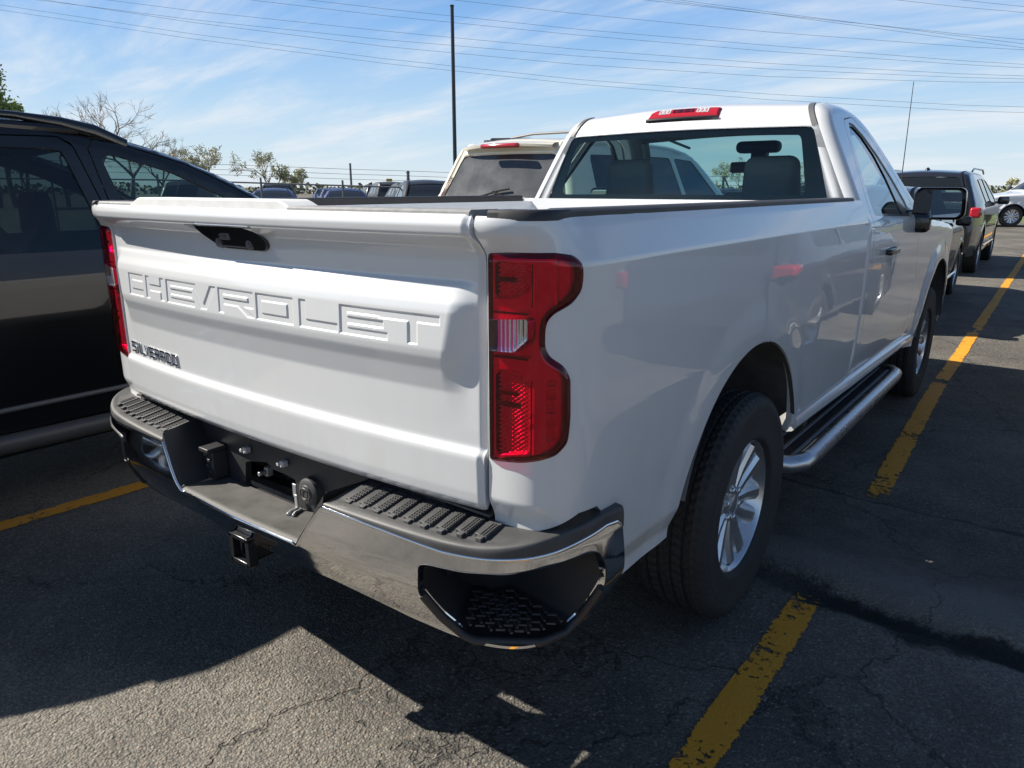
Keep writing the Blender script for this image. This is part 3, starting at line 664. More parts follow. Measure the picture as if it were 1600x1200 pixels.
# --- tail lamps: recessed reflectors behind a clear red lens, with a white reversing lamp
def in_frame(S, off):
    def f(u, v):
        e = 1e-3; P = S(u, v); n = np.cross(S(u + e, v) - S(u - e, v), S(u, v + e) - S(u, v - e)); n /= np.linalg.norm(n, axis=1, keepdims=True) + 1e-12
        k = np.sign(n[:, :1] * np.sign(P[:, :1]) - .35 * n[:, 1:2]); k[k == 0] = 1
        o = off(u, v) if callable(off) else off
        return P + n * k * (np.asarray(o)[..., None] if np.ndim(o) else o)
    return f
tu, tv = lin(0, .226, 64), lin(.905, 1.365, 110)
REV = roundpoly([(.0135, 1.221), (.100, 1.228), (.1005, 1.186), (.073, 1.159), (.0135, 1.156)], .005)
def ribs(u, v):                                            # moulded optics inside the lamp
    a = sstep(.10, .112, u)
    o = -.006 - .012 * np.clip((u - .0) / .2, 0, 1)
    up = (v > 1.245); lo = v < 1.135
    o = o + .004 * a
    d1 = sd_poly(u, v, roundpoly([(.016, 1.262), (.072, 1.266), (.102, 1.285), (.102, 1.335), (.016, 1.338)], .01)); d2 = sd_poly(u, v, roundpoly([(.016, .925), (.098, .94), (.098, 1.085), (.07, 1.118), (.016, 1.112)], .012))
    d = np.maximum(d1, d2)
    o = o - .009 * sstep(-.002, .006, d)
    o = o + np.where(d > .004, .0026 * np.sin(v * 2 * np.pi / .0095) * np.sin(u * 2 * np.pi / .013), 0)
    d3 = sd_poly(u, v, roundpoly([(.138, .965), (.160, .965), (.160, 1.10), (.138, 1.10)], .004)); o = o - .012 * sstep(0, .004, d3) * (np.mod(v, .03) > .008)
    o = o + .006 * np.exp(-((u - .158) / .004) ** 2) * (v > 1.25)
    return o
for sg, S0 in ((1, bed_xyz), (-1, MIR(bed_xyz))):
    of = lambda P, Nn, sg=sg: np.sign((Nn @ np.array([sg, -.6, 0])).sum())
    dome = lambda u, v: .011 * (1 - np.clip(1 - sd_poly(u, v, TL) / .016, 0, 1) ** 2)
    lens = surf('taillight', in_frame(S0, dome), tu, tv, (inpoly(TL), outpoly(REV)), M['red_lens'], TR, of, rim=.03, rim_mat=M['dark_red'], eps=4e-4)
    surf('reflector', in_frame(S0, ribs), lin(0, .226, 130), lin(.905, 1.365, 240), (inpoly(TL),), M['red_in'], lens, of, eps=3e-4)
    for (u0, u1, v0, v1) in ((.018, .100, 1.2335, 1.2385), (.018, .100, 1.142, 1.147), (.03, .085, 1.040, 1.052), (.035, .080, 1.066, 1.074), (.03, .075, 1.298, 1.308), (.106, .1085, .935, 1.10), (.106, .1085, 1.25, 1.335)):
        g = [in_frame(S0, .002)(np.array([a]), np.array([b]))[0] for a, b in ((u0, v0), (u1, v0), (u1, v1), (u0, v1))]; mb = MB(); mb.add(g, [(0, 1, 2, 3)]); mb.build('lamp_bar', M['dark_red'], lens, 0)
    surf('bezel', in_frame(S0, -.004), tu, tv, (inpoly(TL), lambda u, v: .0035 + .009 * sstep(.02, .06, u) - sd_poly(u, v, TL)), M['dark_red'], lens, of, rim=.03)
    surf('reversing_lamp', in_frame(S0, lambda u, v: .0115 + .0006 * np.sin(u * 2 * np.pi / .005)), lin(.01, .104, 120), lin(1.15, 1.232, 30), (inpoly(REV),), M['clear_lens'], lens, of, rim=.02, rim_mat=M['silver_in'], eps=3e-4)
    surf('lamp_reflector', in_frame(S0, lambda u, v: -.003 - .006 * np.cos((u - .055) / .05) + .0016 * np.sin(u * 2 * np.pi / .010)), lin(.01, .104, 90), lin(1.15, 1.232, 30), (inpoly(REV),), M['silver_in'], lens, of, eps=3e-4)
# --- bed floor, front wall, tailgate gap filler
mb = MB(); mb.box((0, 1.25, .90), (1.04, 2.38, .03)); [mb.box((sx * .70, yy, .90), (.36, ly, .03)) for sx in (-1, 1) for yy, ly in ((.30, .46), (2.09, .70))]; [mb.box((sx * .70, 1.13, 1.075), (.34, 1.20, .02)) for sx in (-1, 1)]; mb.box((0, 2.425, 1.16), (1.80, .03, .52)); mb.build('bed_floor', M['white_in'], TR)
mb = MB(); mb.box((0, .075, .835), (1.60, .05, .13)); [mb.box((s * .835, .10, 1.12), (.05, .06, .58)) for s in (-1, 1)]; mb.build('bed_sill', M['dark_metal'], TR)
# --- chassis seen below
mb = MB()
for s in (-1, 1): mb.box((s * .46, 2.82, .60), (.09, 5.4, .16))
mb.box((0, 2.9, .72), (1.3, 4.6, .06)); mb.tube([(-.80, 1.18, .40), (.80, 1.18, .40)], .05, 12); mb.lathe([(-.15, .05), (-.08, .14), (.08, .14), (.15, .05)], (0, 1.18, .40), 'X', 20)
mb.tube([(0, 1.18, .42), (0, 3.4, .50)], .04, 10); mb.box((0, 4.7, .42), (1.2, .25, .12)); mb.box((0, 4.7, .80), (1.2, .9, .4))
mb.lathe([(-.1, .30), (-.1, .38), (.1, .38), (.1, .30)], (0, .55, .68), 'Z', 28)
for s in (-1, 1): mb.box((s * .52, AX1, .52), (.06, 1.3, .04))
mb.tube([(.48, .3, .52), (.55, .8, .52), (.55, 2.5, .50)], .045, 10)
mb.build('chassis', M['dark_metal'], TR, 35)
# --- bumper
CHT = lambda s: np.interp(np.abs(s), [0, .2785, .287, .374, .383, .59, .75, .85, .985, 1.17, 1.215, 1.25], [.599, .599, .606, .722, .728, .722, .714, .717, .727, .741, .735, .70])
CHB = lambda s: np.interp(np.abs(s), [0, .36, .60, .76, .79, 1.02, 1.19, 1.225, 1.25], [.500, .498, .474, .466, .463, .468, .475, .50, .56])
PK = roundpoly([(.692, .672), (.712, .679), (.80, .683), (.90, .692), (.985, .706), (1.10, .706), (1.128, .698), (1.150, .655), (1.150, .60), (1.135, .497), (1.10, .470), (1.02, .474), (.79, .470), (.752, .478), (.722, .525), (.690, .600)], .014, 3)
PKB = lambda s, z: sd_poly(np.abs(s), z, PK)
BOT = lambda s, z: z - CHB(s)
us = join(lin(-1.241, -.66, 100), lin(-.66, -.40, 16), lin(-.40, -.27, 27), lin(-.27, .27, 28), lin(.27, .40, 27), lin(.40, .66, 16), lin(.66, 1.241, 100)); vs = lin(.455, .75, 60)
bmp_out = lambda P, Nn: np.where((Nn * np.stack([P[:, 0], P[:, 1] - 1.2, 0 * P[:, 0]], -1)).sum(1).mean() > 0, 1., -1.)
bumper = surf('rear_bumper', bmp_xyz, us, vs, (lambda s, z: CHT(s) - z, BOT, lambda s, z: -PKB(s, z), lambda s, z: 1.232 - np.abs(s)), M['chrome'], TR, bmp_out, rim=.018)
for sg in (1, -1):
    mb = MB(); mb.tube([bmp_xyz(np.array([sg * a]), CHT(np.array([a])), -.0035)[0] for a in join(lin(.385, 1.225, 90))], .0055, 8); mb.build('chrome_edge', M['chrome'], bumper, 60)
mb = MB(); mb.tube([bmp_xyz(np.array([a]), CHT(np.array([a])) , -.003)[0] for a in join(lin(-.383, -.287, 12), lin(-.2785, .2785, 30), lin(.287, .383, 12))], .0058, 8); mb.build('chrome_edge', M['chrome'], bumper, 60)
# black inner pocket with treaded floor and rolled lower lip
for sg in (1, -1):
    mb = MB(); Pq = PK; G = []
    ring = lambda off, dz=0.: [tuple(bmp_xyz(np.array([sg * a]), np.array([b]), off)[0]) for a, b in Pq]
    for off in (.0045, -.008, -.03, -.16): G.append([Vector(p) if off > -.1 else Vector((p[0] * (.92 if off < -.1 else 1), p[1], max(p[2], .50))) for p in ring(off)])
    for g in G: g.append(g[0])
    mb.quads(G); back = G[-1][:-1]
    mb.add(back, [tuple(range(len(back)))]); pocket = mb.build('corner_pocket', M['plastic'], bumper, 40)
    mb = MB()
    for i_ in range(11):
        for k in range(8):
            a = .775 + .031 * i_; q = bmp_xyz(np.array([sg * a]), np.array([.49]), -.018 - .0165 * k)[0]; xx = abs(q[0]) * (1 - .01 * k)
            mb.box((sg * xx, q[1], .5055), (.022, .006, .005), Matrix.Rotation((.62 if (i_ + k) % 2 else -.62) * sg, 3, 'Z'))
    mb.build('tread_plate', M['pad'], bumper, 20, bev=.001)
    # lower lip: black rolled edge of the pocket
    mb = MB(); mb.tube([bmp_xyz(np.array([sg * a]), np.array([b]), -.004)[0] for a, b in Pq[-30:] if b < .60], .011, 8); mb.build('pocket_lip', M['plastic'], bumper, 60)
# top cover: rounded front edge running back under the tailgate, wrapping both corners
def rear_path(a):
    x = np.interp(a, [0, .70, .80, .90, 1.0, 1.10, 1.24], [0, .72, .80, .87, .905, .915, .915]); y = np.interp(a, [0, .70, .80, .90, 1.0, 1.10, 1.24], [.03, .03, .035, .06, .10, .16, .27]); return x, y
PADZ = lambda a: np.interp(a, [0, .376, .75, 1.0, 1.15, 1.24], [.764, .764, .763, .768, .772, .768])
def pad_S(s, q):
    a = np.abs(s); sg = np.where(s < 0, -1., 1.)
    f = bmp_xyz(s, CHT(s)) ; rx, ry = rear_path(a)
    zt = PADZ(a); k = np.clip(q / .20, 0, 1); rise = np.sqrt(np.clip(1 - (1 - k) ** 2, 0, 1))
    lat = np.where(q < .20, .20 * (1 - np.sqrt(np.clip(1 - k * k, 0, 1))) , q)
    X = f[..., 0] + (sg * rx - f[..., 0]) * lat; Y = f[..., 1] + (ry - f[..., 1]) * lat
    zt = zt - .026 * (1 - np.clip(q, 0, 1)) * (1 - sstep(.80, 1.05, a)); Z = f[..., 2] + (zt - f[..., 2]) * rise
    return np.stack([X, Y, Z], -1)
for sg in (1, -1):
    us = sg * join(lin(.385, 1.235, 90)); vs = join(lin(0, .20, 22), lin(.20, 1, 14))
    pad = surf('step_pad', pad_S, np.sort(us), vs, (), M['pad'], bumper, (0, -.3, 1), eps=3e-4)
    mb = MB()
    for k in range(9):                                     # tread bars with knurled half and notched front end
        x0 = .418 + k * .0475; y0 = float(pad_S(np.array([x0]), np.array([.20]))[0][1]) + (.0 if k < 7 else .006)
        y1 = .014; zl = lambda yy: .7655 - .026 * (1 - np.clip((yy + .125) / .155, 0, 1))
        poly = [(x0, y0 + .012), (x0 + .012, y0 + .012), (x0 + .012, y0), (x0 + .028, y0), (x0 + .028, y0 + .012), (x0 + .033, y0 + .012), (x0 + .033, y1), (x0, y1)]
        mb.prism([(sg * a, b) for a, b in poly], lambda a, b, d: (a, b, zl(b) - .006 + d), .0085)
        for i in range(3):
            for j in range(9):
                yy = y0 + .016 + j * (y1 - y0 - .022) / 9; mb.box((sg * (x0 + .015 + i * .0072), yy, zl(yy) + .003), (.0042, .0062, .003), Matrix.Rotation(.6, 3, 'Z'))
    mb.build('tread_bars', M['pad'], bumper, 20, bev=.0008)
    # inner side wall of the plate notch
    mb = MB(); G = []
    for t in lin(0, 1, 10):
        a = .385 - .10 * t; z = .7625 - (.7625 - .604) * t; zf = .728 - (.728 - .600) * t
        f = bmp_xyz(np.array([sg * (a - .002)]), np.array([zf]))[0]
        G.append([tuple(f), (f[0], f[1] + .006, (zf + z) / 2 + .012 * (1 - t)), (f[0] + sg * .0, f[1] + .02, z), (sg * (a + .02), .03, z)])
    mb.quads(G); mb.build('notch_wall', M['plastic'], bumper, 50)
mb = MB(); G = []
for x in lin(-.286, .286, 24):
    f = bmp_xyz(np.array([x]), np.array([.599]))[0]; G.append([tuple(f), (f[0], f[1] + .004, .607), (f[0], f[1] + .014, .611), (f[0], f[1] + .02, .609), (f[0], -.02, .600), (f[0], .012, .598)])
mb.quads(G); mb.build('notch_floor', M['plastic_worn'], bumper, 50)
# back panel with plate recess, cap, connector, fasteners
BK = [(-.42, .585), (.42, .585), (.42, .772), (-.42, .772)]; HOLE = roundpoly([(-.180, .588), (.085, .588), (.082, .678), (-.030, .688), (-.05, .70), (-.165, .676)], .006)
bpan = surf('back_panel', lambda u, v: np.stack([u, .014 + 0 * u, v], -1), lin(-.66, .66, 60), lin(.575, .776, 30), (outpoly(HOLE), lambda u, v: .66 - np.abs(u)), M['plastic'], bumper, (0, -1, 0), rim=.02)
mb = MB(); mb.box((0, .012, .7765), (1.60, .012, .006)); mb.build('panel_edge', M['plastic_worn'], bumper, 0)
mb = MB(); mb.box((0, .034, .782), (1.56, .03, .018)); mb.build('tailgate_gap_strip', M['gloss_black'], bumper, 0)  # black strip filling the gap below the tailgate
mb = MB(); mb.lathe([(-.028, .0005), (-.028, .021), (-.024, .023), (-.022, .034), (-.018, .039), (.006, .040)], (.163, .012, .668), 'Y', 36); mb.lathe([(-.031, .014), (-.033, .016), (-.031, .018)], (.163, .012, .668), 'Y', 30); mb.build('round_plug', M['pad'], bumper, 35)
mb = MB(); mb.box((-.285, -.012, .650), (.045, .05, .088)); mb.box((-.285, -.020, .702), (.052, .065, .014))
for k in range(5): mb.box((-.295 + (k % 2) * .014, -.039, .612 + .018 * k), (.016, .006, .012))
mb.box((-.28, -.012, .598), (.014, .03, .022)); mb.build('tow_socket', M['plastic'], bumper, 30, bev=.004)
clipm = mat('grey nylon clip', (.42, .42, .41), .4)
for x in (-.137, .046): mb = MB(); mb.box((x, .004, .722), (.018, .018, .018)); mb.lathe([(-.016, .0005), (-.016, .006), (0, .006)], (x - .012, .006, .720), 'Y', 12); mb.box((x + .003, -.007, .716), (.006, .004, .006)); mb.build('plate_clip', clipm, bumper, 30, bev=.002)
mb = MB(); mb.box((.098, -.002, .655), (.016, .006, .04)); mb.box((.104, -.004, .62), (.012, .006, .05)); mb.tube([(.10, .0, .60), (.11, -.03, .604), (.125, -.05, .606)], .006, 8); mb.tube([(.12, .0, .602), (.13, -.03, .606), (.142, -.045, .606)], .005, 8); mb.build('cable_tie', M['steel'], bumper, 30, bev=.002)
mb = MB(); mb.box((-.12, .06, .640), (.018, .02, .03)); mb.lathe([(-.02, .0005), (-.02, .007), (.01, .007)], (-.12, .045, .640), 'Y', 12); mb.build('bracket', M['steel'], bumper, 30, bev=.002)
mb = MB(); mb.box((-.06, .03, .697), (.04, .015, .010)); mb.build('spring_clip', M['steel'], bumper, 30, bev=.002)
# receiver hitch
mb = MB()
for sx, sz, dx, dz in ((-.031, 0, .010, .072), (.031, 0, .010, .072), (0, .031, .072, .010), (0, -.031, .072, .010)): mb.box((sx, .12, .492 + sz), (dx, .46, dz))
for sx, sz, dx, dz in ((-.038, 0, .014, .090), (.038, 0, .014, .090), (0, .038, .090, .014), (0, -.038, .090, .014)): mb.box((sx, -.118, .492 + sz), (dx, .032, dz))
mb.tube([(-.55, .16, .545), (.55, .16, .545)], .03, 12); mb.build('tow_hitch', mat('black painted steel', (.018, .018, .02), .25, .2, coat=.6), TR, 30, bev=.003)
# --- wheels
def wheel(root, c, side, rad, width, mats, rr=.68, near=False, spokes=6, name='wheel'):
    """tyre with grooved tread blocks and a cast rim; side = +1 outer face towards +x"""
    x0 = c[0]; hw = width / 2
    pr = [(-hw * .80, rad * rr), (-hw * .90, rad * (rr + .02)), (-hw * .93, rad * (rr + .028)), (-hw * .955, rad * (rr + .05)), (-hw * .95, rad * (rr + .06)), (-hw * .985, rad * .80), (-hw * .995, rad * .835), (-hw * .985, rad * .84), (-hw, rad * .87), (-hw * .97, rad * .93), (-hw * .86, rad * .975), (-hw * .74, rad * .99)]
    nt = 288 if near else 64; A = np.array([p[0] for p in pr]); Rr = np.array([p[1] for p in pr])
    mid = lin(-hw * .70, hw * .70, 45 if near else 9); ax = np.concatenate([A, mid, -A[::-1]]); ra = np.concatenate([Rr, np.full(len(mid), rad), Rr[::-1]])
    th = np.arange(nt) * 2 * np.pi / nt; V = []
    for t in th:
        r_ = ra.copy()
        if near:
            g = np.minimum.reduce([np.abs(ax - k * hw) for k in (-.50, -.17, .17, .50)]); r_ = r_ - .008 * (g < hw * .035) * (np.abs(ax) < hw * .72)
            ph = np.mod(t / (2 * np.pi) * 72 + np.where(np.abs(ax) > hw * .5, .0, .35) + ax / hw * 1.2 + .25 * np.sin(ax / hw * 9), 1); r_ = r_ - .0045 * (ph < .26) * ((np.abs(ax) < hw * .90) & (r_ > rad * .96))
            r_ = r_ + .0012 * ((np.abs(np.abs(ax) - hw) < .001) & (np.mod(t / (2 * np.pi) * 24, 1) < .5))
        V += [(x0 + side * a, c[1] + q * math.cos(t), c[2] + q * math.sin(t)) for a, q in zip(ax, r_)]
    k = len(ax); F = [(i * k + j, i * k + j + 1, ((i + 1) % nt) * k + j + 1, ((i + 1) % nt) * k + j) for i in range(nt) for j in range(k - 1)]
    wr = thing(name, None, None, (0, 0, 0)); wr.parent = root; del_ = None
    mb = MB(); mb.add(V, F); mb.build('tyre', mats[0], wr, 30 if near else 45)
    R0 = rad * rr; mb = MB(); n = 72 if near else 32; e = hw * .80
    mb.lathe([(side * -e, R0), (side * -e * .9, R0 * .97), (side * -e * .5, R0 * .90), (side * e * .30, R0 * .86), (side * e * .62, R0 * .90), (side * e * .80, R0 * .955), (side * e * .97, R0 * .985), (side * e * 1.02, R0 * 1.01), (side * e * .99, R0 * 1.02)], c, 'X', n)
    mb.lathe([(side * e * .12, R0 * .80), (side * -e * .02, R0 * .84), (side * e * .10, R0 * .70), (side * e * .10, R0 * .05)], c, 'X', n, m=1)     # brake disc and drum behind
    mb.lathe([(side * e * .05, R0 * .50), (side * e * .05, R0 * .1)], c, 'X', n, m=1)
    mb.lathe([(side * e * .45, R0 * .30), (side * e * .66, R0 * .27), (side * e * .70, R0 * .20), (side * e * .62, R0 * .17), (side * e * .74, R0 * .15), (side * e * .78, R0 * .10), (side * e * .78, R0 * .001)], c, 'X', n)
    for q in range(spokes):
        for s2 in ((-.30, .30) if spokes <= 6 else (0,)):
            a = 2 * math.pi * q / spokes + s2 * .75 + .2; ca, sa = math.cos(a), math.sin(a); w0, w1 = (R0 * .105, R0 * .185)
            a2 = a + s2 * .28; cb_, sb_ = math.cos(a2), math.sin(a2); P = []
            for (r_, w_, xo, bk, (cc, ss)) in ((R0 * .20, w0, .66, .30, (ca, sa)), (R0 * .55, (w0 + w1) / 2, .74, .30, ((ca + cb_) / 2, (sa + sb_) / 2)), (R0 * .93, w1, .88, .46, (cb_, sb_))):
                L_ = math.hypot(cc, ss); cc, ss = cc / L_, ss / L_
                for (tw, xx) in ((-1, bk), (-.72, xo - .10), (-.30, xo), (.30, xo), (.72, xo - .10), (1, bk)): P.append((c[0] + side * e * xx, c[1] + r_ * cc - tw * w_ * ss, c[2] + r_ * ss + tw * w_ * cc))
            mb.add(P, [(i * 6 + j, i * 6 + (j + 1) % 6, (i + 1) * 6 + (j + 1) % 6, (i + 1) * 6 + j) for i in range(2) for j in range(6)])
    if near:
        for q in range(6):
            a = 2 * math.pi * q / 6 + .2 + math.pi / 6; mb.lathe([(side * e * .60, .013), (side * e * .74, .012), (side * e * .77, .008), (side * e * .77, .0005)], (c[0], c[1] + R0 * .235 * math.cos(a), c[2] + R0 * .235 * math.sin(a)), 'X', 10)
    mb.build('rim', [mats[1], mats[2]], wr, 28)
    return wr
for (sx, yy) in ((1, 1.215), (-1, 1.215), (1, 4.745), (-1, 4.745)): wheel(TR, (sx * .846, yy, .402), sx, .402, .252, (M['rubber'], M['alloy'], M['dark_metal']), .585, sx > 0)
# --- running boards
for sg in (1, -1):
    mb = MB(); mb.box((sg * .905, 2.62, .430), (.165, 1.86, .022), m=0)
    for k in range(26):                                    # ribs across the rubber pad
        pass
    for xx in (.848, .905, .962): mb.box((sg * xx, 2.62, .4425), (.016, 1.84, .005), m=1)
    for yy in (2.0, 3.2): mb.box((sg * .75, yy, .50), (.35, .06, .03), m=0)
    rb = mb.build('running_board', [M['plastic'], M['strip_grey']], TR, 20, bev=.003)
    tb = [(sg * .80, 1.64, .428), (sg * .90, 1.635, .428), (sg * .97, 1.65, .428), (sg * 1.005, 1.70, .428), (sg * 1.012, 1.80, .428), (sg * 1.012, 3.40, .428), (sg * 1.005, 3.50, .428), (sg * .97, 3.56, .428), (sg * .90, 3.575, .428), (sg * .80, 3.57, .428)]
    mb = MB(); mb.tube([(a, b, e) for a, b, e in tb], .036, 20); o = mb.build('step_tube', M['tube'], rb, 60)
# ---------------------------------------------------------------- car shells: sides and a centre strip sharing one silhouette
class Shell:
    def __init__(s, top, hw, r=.07, crown=.02, bottom=None, n=2, sm=.02, nseg=90):
        """top: open (y, z) polyline from rear bottom over the roof to the front bottom"""
        P = np.array(chaikin(top, n, False)); L = np.concatenate([[0], np.cumsum(np.hypot(*np.diff(P, axis=0).T))])
        s.L = L[-1]; s.Y = prof(list(zip(L, P[:, 0])), sm); s.Z = prof(list(zip(L, P[:, 1])), sm)
        s.hw = hw; s.r = r; s.crown = crown
        t = lin(0, s.L, nseg); s.line = list(zip(s.Y(t), s.Z(t))); s.sil = s.line + [tuple(b) for b in (bottom or [])]
        s.tt = lin(0, s.L, 1200); s.ty = s.Y(s.tt); s.tz = s.Z(s.tt)
    def t(s, y, z): return float(s.tt[np.argmin((s.ty - y) ** 2 + (s.tz - z) ** 2)])
    def near(s, y, z):
        """distance to the silhouette line and the in-plane outward direction there"""
        y = np.asarray(y, float).ravel(); z = np.asarray(z, float).ravel(); A = np.array(s.line); ex, ey = (A[1:] - A[:-1]).T; l = np.hypot(ex, ey) + 1e-12
        nv = np.stack([-ey / l, ex / l], -1); nv2 = np.vstack([nv[:1], (nv[1:] + nv[:-1]) / 2, nv[-1:]])
        D, NY, NZ = [], [], []
        for c in range(0, len(y), 3000):
            yy = y[c:c + 3000, None]; zz = z[c:c + 3000, None]; k = np.clip(((yy - A[:-1, 0]) * ex + (zz - A[:-1, 1]) * ey) / (l * l), 0, 1)
            d = (yy - A[:-1, 0] - k * ex) ** 2 + (zz - A[:-1, 1] - k * ey) ** 2; m = d.argmin(1); r_ = np.arange(len(m)); kk = k[r_, m][:, None]
            n = nv2[m] * (1 - kk) + nv2[m + 1] * kk; n /= np.linalg.norm(n, axis=1, keepdims=True) + 1e-12
            D.append(np.sqrt(d[r_, m])); NY.append(n[:, 0]); NZ.append(n[:, 1])
        return np.concatenate(D), np.concatenate(NY), np.concatenate(NZ)
    def dist(s, y, z): return s.near(y, z)[0].reshape(np.shape(y))
    def side(s, sg, off=0.):
        def S(y, z):
            q = np.clip(1 - s.dist(y, z) / s.r, 0, 1)
            x = s.hw(y, z) - s.r * (1 - np.sqrt(np.clip(1 - q * q, 0, 1))) + off
            return np.stack([sg * x, y, z], -1)
        def nfix(y, z, N):
            d, ny, nz = s.near(y, z); q = np.clip(1 - d / s.r, 0, 1)[:, None]; e = 2e-3
            h = np.stack([np.full(len(y), float(sg)), -(s.hw(y + e, z) - s.hw(y - e, z)) / (2 * e), -(s.hw(y, z + e) - s.hw(y, z - e)) / (2 * e)], -1); h /= np.linalg.norm(h, axis=1, keepdims=True)
            n = h * np.sqrt(1 - q * q) + np.stack([0 * ny, ny, nz], -1) * q; n /= np.linalg.norm(n, axis=1, keepdims=True) + 1e-12
            return np.where(q > 0, n, N)
        S.nfix = nfix
        return S
    def strip(s, off=0.):
        def S(t, u):
            e = .004; y, z = s.Y(t), s.Z(t); dy, dz = s.Y(t + e) - s.Y(t - e), s.Z(t + e) - s.Z(t - e); l = np.hypot(dy, dz) + 1e-9
            ny, nz = -dz / l, dy / l; o = s.crown * (1 - u * u) ** 1.5 + off
            return np.stack([u * (s.hw(y, z) - s.r), y + ny * o, z + nz * o], -1)
        return S
def sideout(sg): return lambda P, Nn: np.sign((Nn[:, 0] * sg).sum())
def stripout(c): return lambda P, Nn: np.sign(((P[:, 1] - c[0]) * Nn[:, 1] + (P[:, 2] - c[1]) * Nn[:, 2]).sum())
def rectp(t0, t1, u0, u1, r=.03): return roundpoly([(t0, u0), (t1, u0), (t1, u1), (t0, u1)], r)
# --- pickup cab and nose
CTOP = [(2.49, .56), (2.49, .9), (2.49, 1.30), (2.498, 1.375), (2.52, 1.52), (2.553, 1.70), (2.575, 1.785), (2.60, 1.835), (2.66, 1.866), (2.85, 1.888), (3.08, 1.888), (3.27, 1.862), (3.45, 1.77), (3.66, 1.60), (3.86, 1.43), (4.0, 1.325), (4.2, 1.295), (4.7, 1.27), (5.2, 1.23), (5.5, 1.18), (5.64, 1.10), (5.68, .95), (5.70, .55)]
CAB = Shell(CTOP, cab_hw, .055, .028, [(5.6, .50), (4.2, .47), (2.6, .565)], 3, .03, 300)
WIN = roundpoly([(2.715, 1.362), (2.79, 1.53), (2.895, 1.735), (2.945, 1.782), (3.02, 1.776), (3.13, 1.735), (3.255, 1.645), (3.325, 1.53), (3.36, 1.40), (3.355, 1.338)], .02)
WINO = roundpoly([(2.70, 1.350), (2.778, 1.53), (2.882, 1.742), (2.940, 1.797), (3.03, 1.790), (3.16, 1.742), (3.32, 1.645), (3.45, 1.53), (3.56, 1.40), (3.56, 1.322)], .02)
DOOR = roundpoly([(2.66, .60), (2.62, .80), (2.605, 1.30), (2.66, 1.40), (2.76, 1.62), (2.85, 1.80), (3.05, 1.825), (3.30, 1.74), (3.56, 1.54), (3.73, 1.36), (3.74, 1.28), (3.86, .95), (3.84, .70), (3.80, .60)], .03)
farch = lambda ay: (lambda y, z: np.hypot(y - ay, np.maximum(z - AZ, 0)) - ARCH_R)
silc = lambda y, z: sd_poly(y, z, CAB.sil)
ws0, ws1 = CAB.t(3.42, 1.785), CAB.t(3.97, 1.345); rg0, rg1 = CAB.t(2.499, 1.383), CAB.t(2.567, 1.757)
WSP = rectp(ws0, ws1, -.93, .93, .05); RGP = roundpoly([(rg0, -.905), (rg1, -.965), (rg1, .965), (rg0, .905)], .03)
cab = None
for sg in (1, -1):
    o = surf('cab' if sg > 0 else 'cab_side', CAB.side(sg), join(lin(2.48, 2.80, 33), lin(2.80, 5.72, 110)), join(lin(.46, 1.3, 36), lin(1.3, 1.90, 50)), (silc, farch(AX2), outpoly(DOOR, .0045)), M['white'], TR if sg > 0 else cab, sideout(sg), rim=.008)
    cab = cab or o
    d = surf('door', CAB.side(sg), lin(2.58, 3.88, 60), lin(.58, 1.84, 56), (silc, inpoly(DOOR), outpoly(WINO)), M['white'], TR, sideout(sg), rim=.008)
    surf('window_seal', CAB.side(sg, -.006), lin(2.68, 3.6, 50), lin(1.3, 1.82, 30), (inpoly(WINO), outpoly(WIN)), M['gloss_black'], d, sideout(sg), rim=.012)
    surf('side_window', CAB.side(sg, -.012), lin(2.68, 3.6, 50), lin(1.3, 1.82, 30), (inpoly(WIN),), M['side_glass'], d, sideout(sg))
    mb = MB(); mb.box((sg * 1.004, 2.99, 1.168), (.022, .20, .030)); mb.box((sg * .992, 3.09, 1.168), (.02, .035, .036)); mb.box((sg * .99, 2.91, 1.168), (.02, .02, .028)); mb.build('handle', M['gloss_black'], d, 30, bev=.007, seg=3)
    surf('door_shade', CAB.side(sg, -.035), lin(2.5, 4.1, 40), lin(.5, 1.32, 20), (silc,), M['dark_metal'], d, sideout(sg))
    surf('bed_gap_dark', (lambda sg: lambda y, z: np.stack([sg * (cab_hw(2.6 + 0 * y, z) - .010), y, z], -1))(sg), lin(2.44, 2.53, 4), lin(.60, 1.40, 30), (), M['frit'], cab, sideout(sg))  # black strip stands in for the shade in the bed to cab gap
    # sill below the door
    mb = MB(); mb.tube([(sg * .93, 1.72, .575), (sg * .935, 2.6, .56), (sg * .935, 4.12, .535)], .038, 12); mb.build('sill', M['white'], cab, 50)
    # front wheel liner
    mb = MB(); G = []
    for t in lin(5, 175, 32):
        c, s_ = math.cos(R(t)), math.sin(R(t)); G.append([(sg * xx, AX2 + rr * c, AZ + rr * s_) for xx, rr in ((.985, .509), (.95, .52), (.6, .55), (.53, .40), (.53, .05))])
    mb.quads(G); mb.build('wheel_liner', M['liner'], cab, 50)
us = join(lin(0, CAB.L, 190)); vs = lin(-1, 1, 41)
surf('roof', CAB.strip(), us, vs, (outpoly(WSP), outpoly(RGP)), M['white'], TR, stripout((3.6, 1.0)), rim=.015)
surf('windscreen', CAB.strip(-.004), lin(ws0 - .02, ws1 + .02, 24), vs, (inpoly(WSP),), M['glass'], TR, stripout((3.6, 1.0)))
rgw = surf('rear_window', CAB.strip(-.003), lin(rg0 - .02, rg1 + .02, 24), vs, (inpoly(RGP),), M['glass'], TR, stripout((3.6, 1.0)))
RGI = roundpoly([(rg0 + .060, -.825), (rg1 - .030, -.89), (rg1 - .030, .87), (rg0 + .060, .80)], .04)
surf('window_border', CAB.strip(-.0065), lin(rg0 - .02, rg1 + .02, 40), lin(-1, 1, 61), (inpoly(RGP), outpoly(RGI)), M['frit'], rgw, stripout((3.6, 1.0)))
